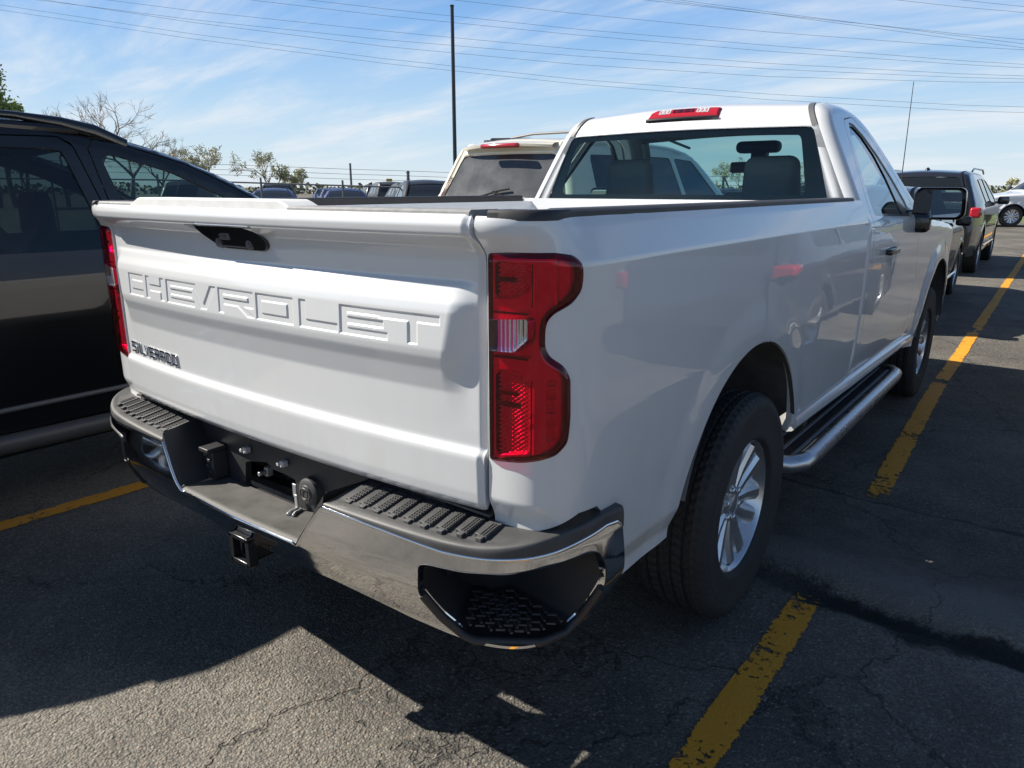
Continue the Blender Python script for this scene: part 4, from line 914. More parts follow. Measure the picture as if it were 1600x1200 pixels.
# roof ditch strips, lamp bar, antenna
for sg in (1, -1):
    rp = [(rg1 + .004, sg * .985), (CAB.t(3.3, 1.85), sg * .985), (CAB.t(3.3, 1.85), sg * 1.02), (rg1 + .004, sg * 1.025)]
    mb = MB(); G = []
    for t in lin(rg1 + .002, CAB.t(2.70, 1.872), 16):
        p = CAB.strip(.0)(np.array([t, t]), np.array([sg * .955, sg * .992])); n = np.array([0, 0, .004]) if t > rg1 + .16 else np.array([0, -.006, .003])
        G.append([tuple(p[0]), tuple(p[0] + n), tuple(p[1] + n), tuple(p[1])])
    mb.quads(G); mb.build('roof_moulding', M['trim_grey'], TR, 40)
lt0, lt1 = CAB.t(2.583, 1.806), CAB.t(2.63, 1.853)
LPN = roundpoly([(lt0, -.30), (lt0, .30), (lt1 - .004, .305), (lt1, .27), (lt1, -.24), (lt1 - .02, -.285)], .008)
ldm = lambda u, v: .014 * (1 - np.clip(1 - sd_poly(u, v, LPN) / .02, 0, 1) ** 2)
lb = surf('roof_lamp', lambda t, u: CAB.strip(0)(t, u) + np.array([0, -.55, .83]) * ldm(t, u)[..., None], lin(lt0 - .01, lt1 + .01, 24), lin(-.32, .32, 90), (inpoly(LPN),), M['red_plain'], TR, stripout((3.6, 1.0)), rim=.01, rim_mat=M['gloss_black'])
mb = MB()
def on_roof(t, u, o): p = CAB.strip(0)(np.array([t]), np.array([u]))[0]; return Vector(p) + Vector((0, -.55, .83)) * o
for u0, u1, k, h in ((-.205, -.105, 0, .017), (.115, .215, 0, .017), (-.085, .095, 1, .014)):
    tm = (lt0 + lt1) / 2; a, b = tm - h, tm + h; c_ = .02
    for j in range(6):
        q0, q1 = u0 + (u1 - u0) * j / 6, u0 + (u1 - u0) * (j + 1) / 6; o0, o1 = (.0145, .0165) if j % 2 else (.0165, .0145)
        mb.add([on_roof(a + c_ * .3, q0, o0), on_roof(a + c_ * .3, q1, o1), on_roof(b, q1, o1), on_roof(b, q0, o0)], [(0, 1, 2, 3)], k)
mb.build('lamp_insets', [M['clear_white'], M['dark_red']], lb, 0)
mb = MB(); G = [[tuple(on_roof(lt0 - .006, u, .002)), tuple(on_roof(lt0 - .004, u, .013)), tuple(on_roof(lt0 + .004, u, .0135)), tuple(on_roof(lt0 + .006, u, .004))] for u in lin(-.30, .30, 24)]; mb.quads(G); mb.build('lamp_gasket', M['gloss_black'], lb, 40)
mb = MB(); mb.tube([(.765, 4.25, 1.28), (.757, 4.28, 1.70), (.748, 4.31, 2.125)], [.0035, .0028, .002], 6); mb.lathe([(1.262, .02), (1.285, .018), (1.30, .006)], (.765, 4.25, 0), 'Z', 12); mb.build('antenna', M['dark_metal'], TR, 40)
# mirrors
for sg in (1, -1):
    mb = MB(); q = roundpoly([(.950, 1.300), (1.190, 1.306), (1.212, 1.335), (1.205, 1.462), (1.185, 1.480), (.975, 1.482), (.950, 1.455)], .03); n = len(q)
    rings = [(-.004, 1.0), (-.012, .985), (.03, 1.0), (.10, .93), (.15, .70)]
    cxm, czm = 1.08, 1.39; G = [[(sg * (cxm + (a - cxm) * k), 3.66 + dy, czm + (b - czm) * k) for a, b in q] for dy, k in rings]
    for g in G: g.append(g[0])
    G.insert(0, [(sg * (cxm + (p[0] * sg - cxm) * .90), 3.664, czm + (p[2] - czm) * .86) for p in G[0]])
    mb.quads(G); mb.add(G[-1][:-1], [tuple(range(n))]); mb.add(G[0][:-1], [tuple(range(n))])
    mb.rbox((sg * .985, 3.67, 1.285), (.13, .10, .11), .03); mb.rbox((sg * .945, 3.66, 1.285), (.04, .26, .15), .015); mm = mb.build('mirror', M['gloss_black'], TR, 35)
    mb = MB(); k = [(cxm + (a - cxm) * .87, czm + (b - czm) * .82) for a, b in q]; mb.add([(sg * a, 3.655 - (a - cxm) * math.tan(R(12)), b) for a, b in k], [tuple(range(n))]); mb.build('mirror_glass', M['mirror'], mm, 0, fix=False)
# interior seen through the glass
for sg, lab in ((-.42, 0), (.42, 1)):
    mb = MB(); mb.rbox((sg, 2.93, 1.02), (.52, .16, .62), .06, Matrix.Rotation(R(9), 3, 'X'), taper=(.9, .8)); mb.rbox((sg, 3.2, .78), (.52, .52, .18), .06); st = mb.build('seat', M['fabric'], TR, 60)
    mb = MB(); mb.rbox((sg - .02, 2.845, 1.515), (.31, .12, .25), .05, Matrix.Rotation(R(6), 3, 'X'), taper=(.90, .85)); [mb.tube([(sg + k, 2.86, 1.25), (sg + k, 2.85, 1.42)], .007, 8) for k in (-.06, .06)]; mb.build('headrest', M['fabric'], st, 60)
mb = MB(); mb.rbox((0, 3.85, 1.17), (1.60, .50, .28), .06, taper=(.95, .8)); mb.rbox((-.42, 3.62, 1.27), (.40, .16, .12), .05); mb.tube([(-.42 + .19 * math.cos(a), 3.46 - .05 * math.sin(a), 1.20 + .17 * math.sin(a)) for a in lin(0, 2 * math.pi, 30)], .014, 8); mb.build('dashboard', M['dash'], TR, 40)
mb = MB(); mb.rbox((.06, 3.42, 1.60), (.24, .03, .065), .014, Matrix.Rotation(R(-8), 3, 'Z')); mb.box((.11, 3.46, 1.66), (.09, .06, .10)); mb.rbox((.12, 3.40, 1.715), (.26, .10, .07), .03); mb.build('inside_mirror', M['dash'], TR, 40)
surf('headliner', CAB.strip(-.03), lin(rg1 + .02, ws0 - .005, 30), lin(-.98, .98, 15), (), M['headliner'], TR, stripout((3.6, 1.0)))
mb = MB(); mb.box((0, 2.56, .98), (1.66, .04, .72)); mb.box((0, 3.2, .66), (1.75, 1.3, .04)); mb.box((0, 4.1, .9), (1.7, .05, .6)); mb.build('cab_trim', M['trim_grey'], TR, 0)
# nose
mb = MB(); mb.box((0, 5.66, .62), (1.86, .22, .24)); mb.build('front_bumper', M['chrome'], TR, 30, bev=.05, seg=3)
ORG = Vector((0, 0, 0))
# ---------------------------------------------------------------- other vehicles
def car_paint(name, c, metal=.0, rough=.28): return mat(name, c, rough, metal, coat=1, coat_rough=.02, var=(6, .05))
def make_hw(W, belt, top, wtop, bottom=.30, L=4.7, taper=.10, low=.05):
    Z = prof([(bottom - .1, W - low * 1.6), (bottom, W - low), (.55, W - .012), (.75, W), (belt - .05, W - .008), (belt + .02, W - .03), (top - .02, wtop), (top + .3, wtop - .12)], .025)
    def hw(y, z):
        y = np.asarray(y, float); e = np.abs(y / L * 2 - 1)
        return Z(np.asarray(z, float)) - taper * np.clip((e - .62) / .38, 0, 1) ** 2.2
    return hw
def car(name, label, cat, loc, rz, sp, group=None, res=.05):
    """sp: L, W, top, hw, axles, rad, bottom, wins, ws, rg, doors, paint, glass ... rear bumper at y = 0, nose at y = L"""
    root = thing(name, label, cat, loc, rz, group)
    sh = Shell(sp['top'], sp['hw'], sp.get('r', .075), sp.get('crown', .03), [(sp['L'] - .1, sp['bottom']), (.1, sp['bottom'])], sm=.025)
    L, Hh = sp['L'], max(p[1] for p in sp['top']) + .02
    ar = sp['rad'] + .065; ctr = (L / 2, Hh * .45)
    ac = [(lambda a: (lambda y, z: np.hypot(y - a, np.maximum(z - sp['rad'], 0)) - ar))(a) for a in sp['axles']]
    sil = lambda y, z: sd_poly(y, z, sh.sil)
    wins = [roundpoly(w, .035) for w in sp['wins']]; doors = [roundpoly(d, .05) for d in sp.get('doors', [])]
    ysp, zsp = lin(-.02, L + .02, int(L / res) + 1), lin(sp['bottom'] - .01, Hh, int((Hh - sp['bottom']) / res) + 1)
    def fl(S0, sg):
        if not sp.get('flare', .012): return S0
        f = lambda y, z: S0(y, z) + np.stack([sg * sum(sp.get('flare', .012) * (1 - sstep(ar + .03, ar + .09, np.hypot(y - a, np.maximum(z - sp['rad'], 0)))) for a in sp['axles']), 0 * y, 0 * y], -1)
        f.nfix = S0.nfix
        return f
    first = None
    for sg in (1, -1):
        S0 = fl(sh.side(sg), sg)
        b = surf('body_side', S0, ysp, zsp, [sil] + ac + [outpoly(w) for w in wins] + [outpoly(d, .006) for d in doors], sp['paint'], root, sideout(sg), rim=.02)
        for d in doors: surf('door', S0, ysp, zsp, [sil, inpoly(d)] + ac + [outpoly(w) for w in wins], sp['paint'], root, sideout(sg), rim=.015)
        for k, w in enumerate(wins):
            surf('side_window', sh.side(sg, -.010), ysp, zsp, (sil, inpoly(w)), sp['glasses'][k] if 'glasses' in sp else sp['glass'], root, sideout(sg))
        if doors: surf('gap_shade', sh.side(sg, -.03), lin(.3, L - .5, 30), lin(sp['bottom'] + .05, sp['belt'] - .03, 12), [sil] + ac, M['dark_metal'], b, sideout(sg))
        for a in sp['axles']:
            G = [[(sg * xx, a + rr * math.cos(t), sp['rad'] + rr * math.sin(t)) for xx, rr in ((sp['W'] - .015, ar), (sp['W'] - .25, ar + .02), (sp['W'] - .26, .05))] for t in lin(0, math.pi, 18)]
            mb = MB(); mb.quads(G); mb.build('wheel_well', M['dark_metal'], b, 40)
    def patch(q, m, nm, off=.004, par=None, rm=.008):      # q: outline in (t, u) on the centre strip
        ts = [p[0] for p in q]; us_ = [p[1] for p in q]
        return surf(nm, sh.strip(off), lin(min(ts) - .005, max(ts) + .005, 16), lin(min(us_) - .01, max(us_) + .01, 24), (inpoly(q),), m, par or root, stripout(ctr), rim=rm)
    cuts = []
    if 'ws' in sp:
        a, b = sh.t(*sp['ws'][0]), sh.t(*sp['ws'][1]); cuts.append(('windscreen', rectp(a, b, -.93, .93, .05), sp['front_glass']))
    if 'rg' in sp:
        a, b = sh.t(*sp['rg'][0]), sh.t(*sp['rg'][1]); cuts.append(('rear_window', roundpoly([(a, -sp.get('rgw', .86)), (b, -.90), (b, .90), (a, sp.get('rgw', .86))], .05), sp['rear_glass']))
    surf('body', sh.strip(), lin(0, sh.L, int(sh.L / res)), lin(-1, 1, 25), [outpoly(c[1]) for c in cuts], sp['paint'], root, stripout(ctr), rim=.015)
    for nm, q, m in cuts:
        ts = [p[0] for p in q]; surf(nm, sh.strip(-.006), lin(min(ts), max(ts), 14), lin(-1, 1, 21), (inpoly(q),), m, root, stripout(ctr))
    mb = MB(); mb.box((0, L / 2, sp['bottom'] + .09), (sp['W'] * 1.5, L * .90, .10)); mb.build('underbody', M['dark_metal'], root, 0)
    for a in sp['axles']:
        for sg in (1, -1): wheel(root, (sg * (sp['W'] - .115), a, sp['rad']), sg, sp['rad'], .22, (M['rubber'], sp.get('rimmat', M['alloy']), M['dark_metal']), .66, False, sp.get('spokes', 9))
    return root, sh, patch
def silver(c, nm): return car_paint(nm, c, .4)
# --- black crossover in the next bay on the left
blk = mat('black car paint', (.004, .0045, .006), .3, 0, coat=.75, coat_rough=.04, spec=.3, var=(4, .2, .06))
sp = dict(L=4.75, W=.95, belt=1.15, bottom=.30, rad=.36, axles=(.98, 3.78), paint=blk, glass=M['dark_glass'], front_glass=M['glass'], rear_glass=M['limo_glass'],
          top=[(.0, .40), (-.02, .70), (.05, 1.02), (.16, 1.15), (.55, 1.62), (.75, 1.71), (1.3, 1.785), (2.0, 1.78), (2.30, 1.74), (2.58, 1.68), (2.88, 1.575), (3.18, 1.42), (3.48, 1.235), (3.70, 1.12), (4.2, 1.03), (4.6, .90), (4.74, .72), (4.74, .40)],
          wins=[[(.82, 1.22), (1.02, 1.54), (1.30, 1.60), (1.28, 1.21)], [(1.36, 1.21), (1.37, 1.64), (2.15, 1.65), (2.27, 1.20)], [(2.42, 1.20), (2.31, 1.635), (2.38, 1.628), (2.64, 1.555), (2.93, 1.42), (3.22, 1.24), (3.25, 1.20)]],
          doors=[[(1.42, .42), (1.32, .8), (1.30, 1.68), (2.19, 1.70), (2.34, 1.16), (2.33, .42)], [(2.365, .42), (2.355, 1.16), (2.26, 1.70), (2.40, 1.685), (2.74, 1.59), (3.03, 1.45), (3.36, 1.24), (3.50, .80), (3.50, .42)]],
          ws=((2.55, 1.69), (3.52, 1.21)), rg=((.16, 1.17), (.58, 1.61)))
sp['hw'] = make_hw(.95, 1.15, 1.765, .74, .30, 4.75); sp['glasses'] = [M['dark_glass'], M['dark_glass'], M['green_glass']]
SUVX, SUVY = -2.80, -1.80
_z = prof([(.2, .80), (.33, .86), (.55, .905), (.86, .942), (.92, .95), (1.08, .948), (1.15, .93), (1.20, .920), (1.62, .835), (1.76, .795), (2.1, .68)], .012)
sp['hw'] = lambda y, z: _z(np.asarray(z, float)) - .10 * np.clip((np.abs(np.asarray(y, float) / 4.75 * 2 - 1) - .62) / .38, 0, 1) ** 2.2
root, sh, patch = car('crossover', 'black crossover with roof rails in the bay left of the white pickup', 'crossover', (SUVX, SUVY, 0), 0, sp)
for sg in (1, -1):
    mb = MB(); mb.tube([(sg * .775, .70, 1.69), (sg * .775, .80, 1.745), (sg * .775, 1.0, 1.78), (sg * .7755, 1.6, 1.795), (sg * .7755, 2.0, 1.785), (sg * .775, 2.18, 1.765), (sg * .775, 2.32, 1.735), (sg * .775, 2.46, 1.68)], [.022, .022, .016, .014, .016, .026, .034, .03], 10); mb.tube([(sg * .775, .75, 1.725), (sg * .775, 1.5, 1.755), (sg * .775, 2.25, 1.735)], .022, 8); mb.box((sg * .775, 1.5, 1.755), (.03, .10, .06)); mb.build('roof_rail', M['gloss_black'], root, 40)
    mb = MB(); mb.tube([(sg * .905, .55, .555), (sg * .907, 1.35, .53), (sg * .907, 3.4, .53), (sg * .905, 4.2, .55)], .012, 8); mb.build('side_moulding', M['trim_grey'], root, 50)
    mb = MB(); mb.tube([(sg * .885, 1.40, .375), (sg * .89, 2.4, .365), (sg * .885, 3.38, .375)], .045, 12); mb.build('sill', mat('grey sill cladding', (.06, .06, .062), .45), root, 50)
    mb = MB(); mb.box((sg * .95, 3.14, 1.19), (.10, .08, .05)); mb.rbox((sg * 1.04, 3.12, 1.24), (.20, .10, .15), .04); mb.build('mirror', M['gloss_black'], root, 40)
    for yy in (1.62, 2.55): mb = MB(); mb.box((sg * .975, yy, 1.02), (.025, .19, .028)); mb.build('door_handle', blk, root, 30, bev=.008)
for x in (-.38, .38):
    for yy in (1.35, 2.25):
        mb = MB(); mb.rbox((x, yy, .85), (.50, .16, .66), .06, Matrix.Rotation(R(10), 3, 'X'), taper=(.9, .8)); mb.rbox((x, yy + .25, .55), (.50, .5, .16), .05); st = mb.build('seat', M['dash'], root, 60)
        mb = MB(); mb.rbox((x, yy - .08, 1.35), (.27, .10, .22), .045, taper=(.9, .85)); mb.build('headrest', M['dash'], st, 60)
mb = MB(); mb.box((0, 3.35, 1.02), (1.55, .5, .25)); mb.build('dashboard', M['dash'], root, 0, bev=.04)
surf('headliner', sh.strip(-.03), lin(sh.t(.7, 1.68), sh.t(2.55, 1.66), 20), lin(-.98, .98, 9), (), M['trim_grey'], root, stripout((2.4, .8)))
# --- big beige sport utility, seen over the tailgate
sp = dict(L=5.25, W=.99, belt=1.30, bottom=.38, rad=.40, axles=(1.12, 4.15), paint=car_paint('beige paint', (.74, .69, .56), .1), glass=M['limo_glass'], front_glass=M['limo_glass'], rear_glass=M['haze_glass'], spokes=5,
          top=[(.02, .42), (-.03, .62), (.0, .9), (.05, 1.28), (.10, 1.36), (.27, 1.80), (.30, 1.905), (.42, 1.945), (1.2, 1.98), (2.4, 1.98), (3.0, 1.93), (3.3, 1.78), (3.8, 1.36), (4.1, 1.27), (4.9, 1.20), (5.2, 1.05), (5.25, .45)],
          wins=[[(.52, 1.34), (.60, 1.80), (1.45, 1.82), (1.45, 1.33)], [(1.55, 1.33), (1.55, 1.82), (2.4, 1.82), (2.45, 1.33)], [(2.55, 1.33), (2.5, 1.82), (3.0, 1.80), (3.5, 1.36)]],
          ws=((3.12, 1.87), (3.82, 1.36)), rg=((.095, 1.365), (.268, 1.80)), rgw=.93)
sp['hw'] = make_hw(.99, 1.30, 1.98, .70, .38, 5.25, .05)
root, sh, patch = car('sport_utility', 'beige sport utility with a dusty rear window and wiper, ahead of the black crossover', 'SUV', (-3.02, 4.72, 0), 0, sp)
t0 = sh.t(.30, 1.87)
pt = car_paint('beige spoiler paint', (.74, .69, .56), .1)
mb = MB(); G = []
for u in lin(-.92, .92, 24):
    p = sh.strip(.0)(np.array([sh.t(.33, 1.92)]), np.array([u]))[0]; q = 1 - abs(u) ** 4 * .4
    G.append([(p[0], p[1] + .12, p[2] + .012), (p[0], p[1] - .10 * q, p[2] - .010), (p[0], p[1] - .16 * q, p[2] - .030), (p[0], p[1] - .155 * q, p[2] - .052), (p[0], p[1] + .0, p[2] - .075)])
mb.quads(G); sl = mb.build('roof_spoiler', sp['paint'], root, 45)
mb = MB(); mb.box((0, .125, 1.885), (.48, .06, .045)); mb.build('high_brake_lamp', M['red_plain'], root, 40, bev=.02, seg=3)
mb = MB(); mb.tube([(.30, .04, 1.345), (.10, .055, 1.40), (-.05, .07, 1.44)], .012, 6); mb.tube([(-.25, .065, 1.385), (.02, .08, 1.45), (.15, .085, 1.47)], .010, 6); mb.box((.30, .03, 1.34), (.07, .05, .05)); mb.build('rear_wiper', M['gloss_black'], root, 40)
for sg in (1, -1):
    mb = MB(); mb.tube([(sg * .74, .85, 1.95), (sg * .775, .95, 2.015), (sg * .72, 1.6, 2.05), (sg * .72, 2.3, 2.04), (sg * .775, 2.9, 1.95)], .016, 8); mb.box((sg * .74, .9, 1.975), (.05, .20, .05)); mb.build('roof_rail', M['trim_grey'], root, 40)
    mb = MB(); mb.box((sg * .93, .06, 1.10), (.12, .16, .46)); mb.build('tail_lamp', M['red_plain'], root, 40, bev=.03)
mb = MB(); mb.tube([(-.72, 1.25, 2.04), (-.4, 1.25, 2.075), (.4, 1.25, 2.075), (.72, 1.25, 2.04)], .014, 8); mb.build('roof_crossbar', M['trim_grey'], root, 40)
# --- dark sport utility beyond the pickup's nose
gp = car_paint('dark grey paint', (.018, .020, .026), .3)
sp = dict(L=4.95, W=.97, belt=1.18, bottom=.34, rad=.38, axles=(1.02, 4.02), paint=gp, glass=M['limo_glass'], front_glass=M['limo_glass'], rear_glass=M['limo_glass'],
          top=[(.0, .42), (-.02, .75), (.03, 1.15), (.08, 1.25), (.30, 1.66), (.36, 1.73), (.9, 1.775), (2.2, 1.775), (2.9, 1.71), (3.4, 1.45), (3.7, 1.22), (4.1, 1.14), (4.7, 1.02), (4.94, .80), (4.95, .42)],
          wins=[[(.55, 1.23), (.75, 1.60), (1.35, 1.63), (1.35, 1.22)], [(1.42, 1.22), (1.42, 1.64), (2.2, 1.64), (2.25, 1.22)], [(2.33, 1.22), (2.3, 1.64), (2.8, 1.60), (3.3, 1.32), (3.35, 1.22)]],
          ws=((2.95, 1.68), (3.68, 1.24)), rg=((.085, 1.27), (.295, 1.65)), rgw=.95)
sp['hw'] = make_hw(.97, 1.18, 1.775, .68, .34, 4.95)
root, sh, patch = car('sport_utility', 'dark grey sport utility with red tail lamps beyond the nose of the white pickup', 'SUV', (-.60, 13.35, 0), R(1.0), sp)
for sg in (1, -1):
    mb = MB(); mb.tube([(sg * .70, .6, 1.755), (sg * .70, .8, 1.80), (sg * .70, 2.4, 1.81), (sg * .70, 2.7, 1.74)], .016, 8); mb.build('roof_rail', M['gloss_black'], root, 40)
    mb = MB(); mb.box((sg * .89, .10, 1.08), (.16, .26, .17)); mb.build('tail_lamp', M['red_plain'], root, 40, bev=.03)
    mb = MB(); mb.rbox((sg * 1.07, 3.28, 1.24), (.20, .12, .15), .04); mb.box((sg * .96, 3.3, 1.20), (.08, .06, .05)); mb.build('mirror', gp, root, 40)
    mb = MB(); mb.tube([(sg * .968, 1.5, .46), (sg * .968, 3.6, .46)], .014, 6); mb.build('side_moulding', M['chrome'], root, 50)
mb = MB(); mb.lathe([(1.77, .05), (1.80, .04), (1.83, .012), (1.835, .001)], (0, .75, 0), 'Z', 12); mb.build('roof_aerial', M['gloss_black'], root, 40)
# --- glossy black saloon directly ahead of the pickup
sp = dict(L=4.80, W=.92, belt=1.0, bottom=.28, rad=.34, axles=(1.0, 3.85), paint=blk, glass=M['limo_glass'], front_glass=M['limo_glass'], rear_glass=M['limo_glass'],
          top=[(.0, .40), (-.02, .75), (.06, 1.02), (.5, 1.10), (.8, 1.16), (1.5, 1.44), (2.1, 1.50), (2.7, 1.46), (3.3, 1.22), (3.6, 1.05), (4.2, .95), (4.7, .80), (4.8, .62), (4.8, .40)],
          wins=[[(1.0, 1.07), (1.5, 1.34), (2.0, 1.39), (2.05, 1.04)], [(2.13, 1.04), (2.1, 1.39), (2.6, 1.36), (3.1, 1.12), (3.15, 1.04)]],
          ws=((2.75, 1.43), (3.55, 1.08)), rg=((.85, 1.18), (1.48, 1.42)))
sp['hw'] = make_hw(.92, 1.0, 1.5, .62, .28, 4.8)
root, sh, patch = car('saloon_car', 'glossy black saloon with a bright sill strip directly ahead of the white pickup', 'car', (-.44, 7.15, 0), R(1.0), sp)
for sg in (1, -1):
    mb = MB(); mb.tube([(sg * .925, 1.42, .345), (sg * .925, 3.45, .345)], .018, 6); mb.build('sill_strip', M['chrome'], root, 50)
    mb = MB(); mb.box((sg * .83, .06, .85), (.22, .2, .14)); mb.build('tail_lamp', M['red_plain'], root, 40, bev=.03)
    mb = MB(); mb.box((sg * .99, 3.0, 1.06), (.18, .10, .12)); mb.build('mirror', blk, root, 40, bev=.03)
# --- neighbour on the right, just outside the picture: only a tyre edge shows, but the pickup's side mirrors it
sp = dict(L=4.45, W=.90, belt=1.02, bottom=.28, rad=.33, axles=(.86, 3.50), paint=car_paint('blue grey paint', (.045, .055, .075), .3), glass=M['limo_glass'], front_glass=M['limo_glass'], rear_glass=M['limo_glass'],
          top=[(.0, .40), (-.02, .70), (.05, .98), (.12, 1.06), (.55, 1.42), (.8, 1.52), (1.5, 1.57), (2.2, 1.55), (2.8, 1.40), (3.4, 1.06), (3.9, .95), (4.35, .80), (4.45, .60), (4.45, .40)],
          wins=[[(.7, 1.10), (.9, 1.38), (1.45, 1.44), (1.45, 1.08)], [(1.52, 1.08), (1.52, 1.45), (2.3, 1.43), (2.9, 1.15), (2.95, 1.07)]], ws=((2.3, 1.53), (3.35, 1.09)), rg=((.15, 1.09), (.56, 1.41)))
sp['hw'] = make_hw(.90, 1.02, 1.57, .62, .28, 4.45)
root, sh, patch = car('hatchback', 'blue grey hatchback whose tyre edge shows at the right border of the photo', 'car', (2.78, 4.45, 0), R(0), sp)
for sg in (1, -1):
    mb = MB(); mb.box((sg * .80, .10, .93), (.20, .24, .16)); mb.build('tail_lamp', M['red_plain'], root, 40, bev=.03)
# --- white pickup far off at the right
sp = dict(L=5.85, W=1.0, belt=1.22, bottom=.50, rad=.41, axles=(1.25, 4.80), paint=M['white'], glass=M['limo_glass'], front_glass=M['limo_glass'], rear_glass=M['limo_glass'], spokes=6, flare=.03,
          top=[(.0, .62), (.0, 1.28), (.03, 1.34), (1.75, 1.34), (1.85, 1.38), (1.95, 1.80), (2.05, 1.87), (2.8, 1.90), (3.5, 1.87), (3.8, 1.74), (4.3, 1.32), (4.6, 1.27), (5.4, 1.20), (5.75, 1.08), (5.84, .85), (5.85, .50)],
          wins=[[(2.10, 1.36), (2.18, 1.76), (2.85, 1.77), (2.87, 1.33)], [(2.95, 1.33), (2.95, 1.77), (3.5, 1.75), (3.95, 1.40), (3.95, 1.32)]], ws=((3.62, 1.82), (4.22, 1.37)))
sp['hw'] = make_hw(1.0, 1.22, 1.90, .68, .50, 5.85, .05)
root, sh, patch = car('pickup_truck', 'white pickup parked far off at the right on the edge of the lot', 'pickup truck', (0, 0, 0), 0, sp, res=.08)
a = R(118); fw = Vector((-math.sin(a), math.cos(a), 0)); left = Vector((-math.cos(a), -math.sin(a), 0))
root.location = Vector((-.50, 33.6, 0)) - left * 1.0 - fw * 4.80; root.rotation_euler = (0, 0, a)
for sg in (1, -1):
    mb = MB(); mb.box((sg * 1.10, 4.1, 1.40), (.22, .12, .22)); mb.build('mirror', M['gloss_black'], root, 40, bev=.03)
    mb = MB(); mb.box((sg * .80, 5.72, .98), (.36, .2, .16)); mb.build('headlamp', M['silver_in'], root, 40, bev=.03)
mb = MB(); mb.box((0, 5.82, .84), (1.2, .08, .34)); mb.build('grille', M['gloss_black'], root, 40, bev=.02)
# ---------------------------------------------------------------- background: fence, far cars, trees, poles, overhead wires
def flat(p): return Vector((p[0], p[1], 0))
M['post'] = mat('galvanised post', (.16, .165, .17), .55, .4, var=(8, .2))
FA, FB = Vector((-18.4, 12.6, 0)), Vector((-14.2, 17.4, 0)); FD = (FB - FA); FL = FD.length; FD.normalize()
fence = thing('wire_fence', 'wire mesh fence with barbed top strands running across behind the parked vehicles', 'fence', FA)
ORG = FA
def fz(d): return 1.62 - .03 * max(-4, min(d, 9))
posts = [-9, -6, -3.1, -.15, 2.3, 4.35, 6.9, 9.6, 12.4, 15.2, 18, 21]
for k, d in enumerate(posts):
    p = FA + FD * d; tall = k in (5, 9, 12); h = fz(d) + (.52 if tall else .16); mb = MB(); mb.tube([p, p + Vector((0, 0, h))], .045 if tall else .032, 8)
    if tall:
        for j in range(5): mb.box(p + Vector((0, 0, fz(d) + .06 + j * .10)), (.14, .03, .02), Matrix.Rotation(.9, 3, 'Z'))
    mb.build('post', M['post'], fence, 40)
mb = MB(); mb.tube([FA + FD * d + Vector((0, 0, fz(d))) for d in posts], .024, 6); mb.build('top_rail', M['post'], fence, 40)
for j in range(3):
    mb = MB(); mb.tube([FA + FD * d + Vector((0, 0, fz(d) + .20 + j * .15 + .01 * (k % 2))) for k, d in enumerate(posts)], .006, 5); mb.build('barbed_strand', M['dark_metal'], fence, 40)
mb = MB(); L0, L1 = posts[0], posts[-1]; H = 1.5
for i in range(int((L1 - L0 + H) / .11)):
    a = L0 - H + i * .11
    for s in (1, -1):
        p0, p1 = (max(a, L0), min(a + H, L1)); z0, z1 = p0 - a, p1 - a
        if s < 0: z0, z1 = H - z0, H - z1
        A, B = FA + FD * p0 + Vector((0, 0, z0 + .05)), FA + FD * p1 + Vector((0, 0, z1 + .05)); n = Vector((0, 0, .0022))
        mb.add([A - n, A + n, B + n, B - n], [(0, 1, 2, 3)])
mb.build('mesh', M['post'], fence, 0, fix=False)
p = FA + FD * 3.75; n = Vector((FD.y, -FD.x, 0)); mb = MB(); mb.box(p + n * .03 + Vector((0, 0, 1.72)), (.19, .012, .085), Matrix.Rotation(math.atan2(FD.y, FD.x), 3, 'Z')); mb.box(p + n * .037 + Vector((0, 0, 1.725)), (.15, .006, .018), Matrix.Rotation(math.atan2(FD.y, FD.x), 3, 'Z'), m=1)
mb.build('notice', [mat('yellow sign face', (.62, .45, .06), .5), M['frit']], fence, 0)
ORG = Vector((0, 0, 0))
# --- rows of parked cars beyond the fence: three kinds built once, then copied
PROTO = {}
def proto(kind, **k):
    sp = k; sp['hw'] = make_hw(sp['W'], sp['belt'], max(p[1] for p in sp['top']), sp['wt'], .3, sp['L']); sp['paint'] = FARP; sp['glass'] = sp['front_glass'] = sp['rear_glass'] = M['limo_glass']; sp['r'] = .09
    PROTO[kind] = (sp, None)
    r_, a_, b_ = car('parked_car', 'x', 'car', (0, 0, 0), 0, sp, 'cars parked beyond the fence', res=.11)
    for sg in (1, -1):
        mb = MB(); mb.box((sg * (sp['W'] - .17), sp['L'] - .10, sp['belt'] - .32), (.30, .2, .13)); mb.build('headlamp', M['silver_in'], r_, 40, bev=.03)
        mb = MB(); mb.box((sg * (sp['W'] - .13), .07, sp['belt'] - .22), (.20, .2, .16)); mb.build('tail_lamp', M['red_plain'], r_, 40, bev=.03)
    return r_
FARP = car_paint('far paint', (.3, .3, .3))
P1 = proto('saloon', L=4.7, W=.90, belt=.98, bottom=.3, rad=.33, axles=(.95, 3.75), wt=.58, top=[(.0, .42), (-.02, .8), (.08, 1.0), (.7, 1.08), (1.4, 1.40), (2.0, 1.46), (2.6, 1.42), (3.35, 1.06), (4.2, .92), (4.65, .72), (4.7, .42)], wins=[[(1.05, 1.05), (1.5, 1.31), (2.0, 1.36), (2.03, 1.02)], [(2.1, 1.02), (2.08, 1.36), (2.55, 1.32), (3.05, 1.07)]], ws=((2.68, 1.38), (3.3, 1.10)), rg=((.8, 1.12), (1.36, 1.38)))
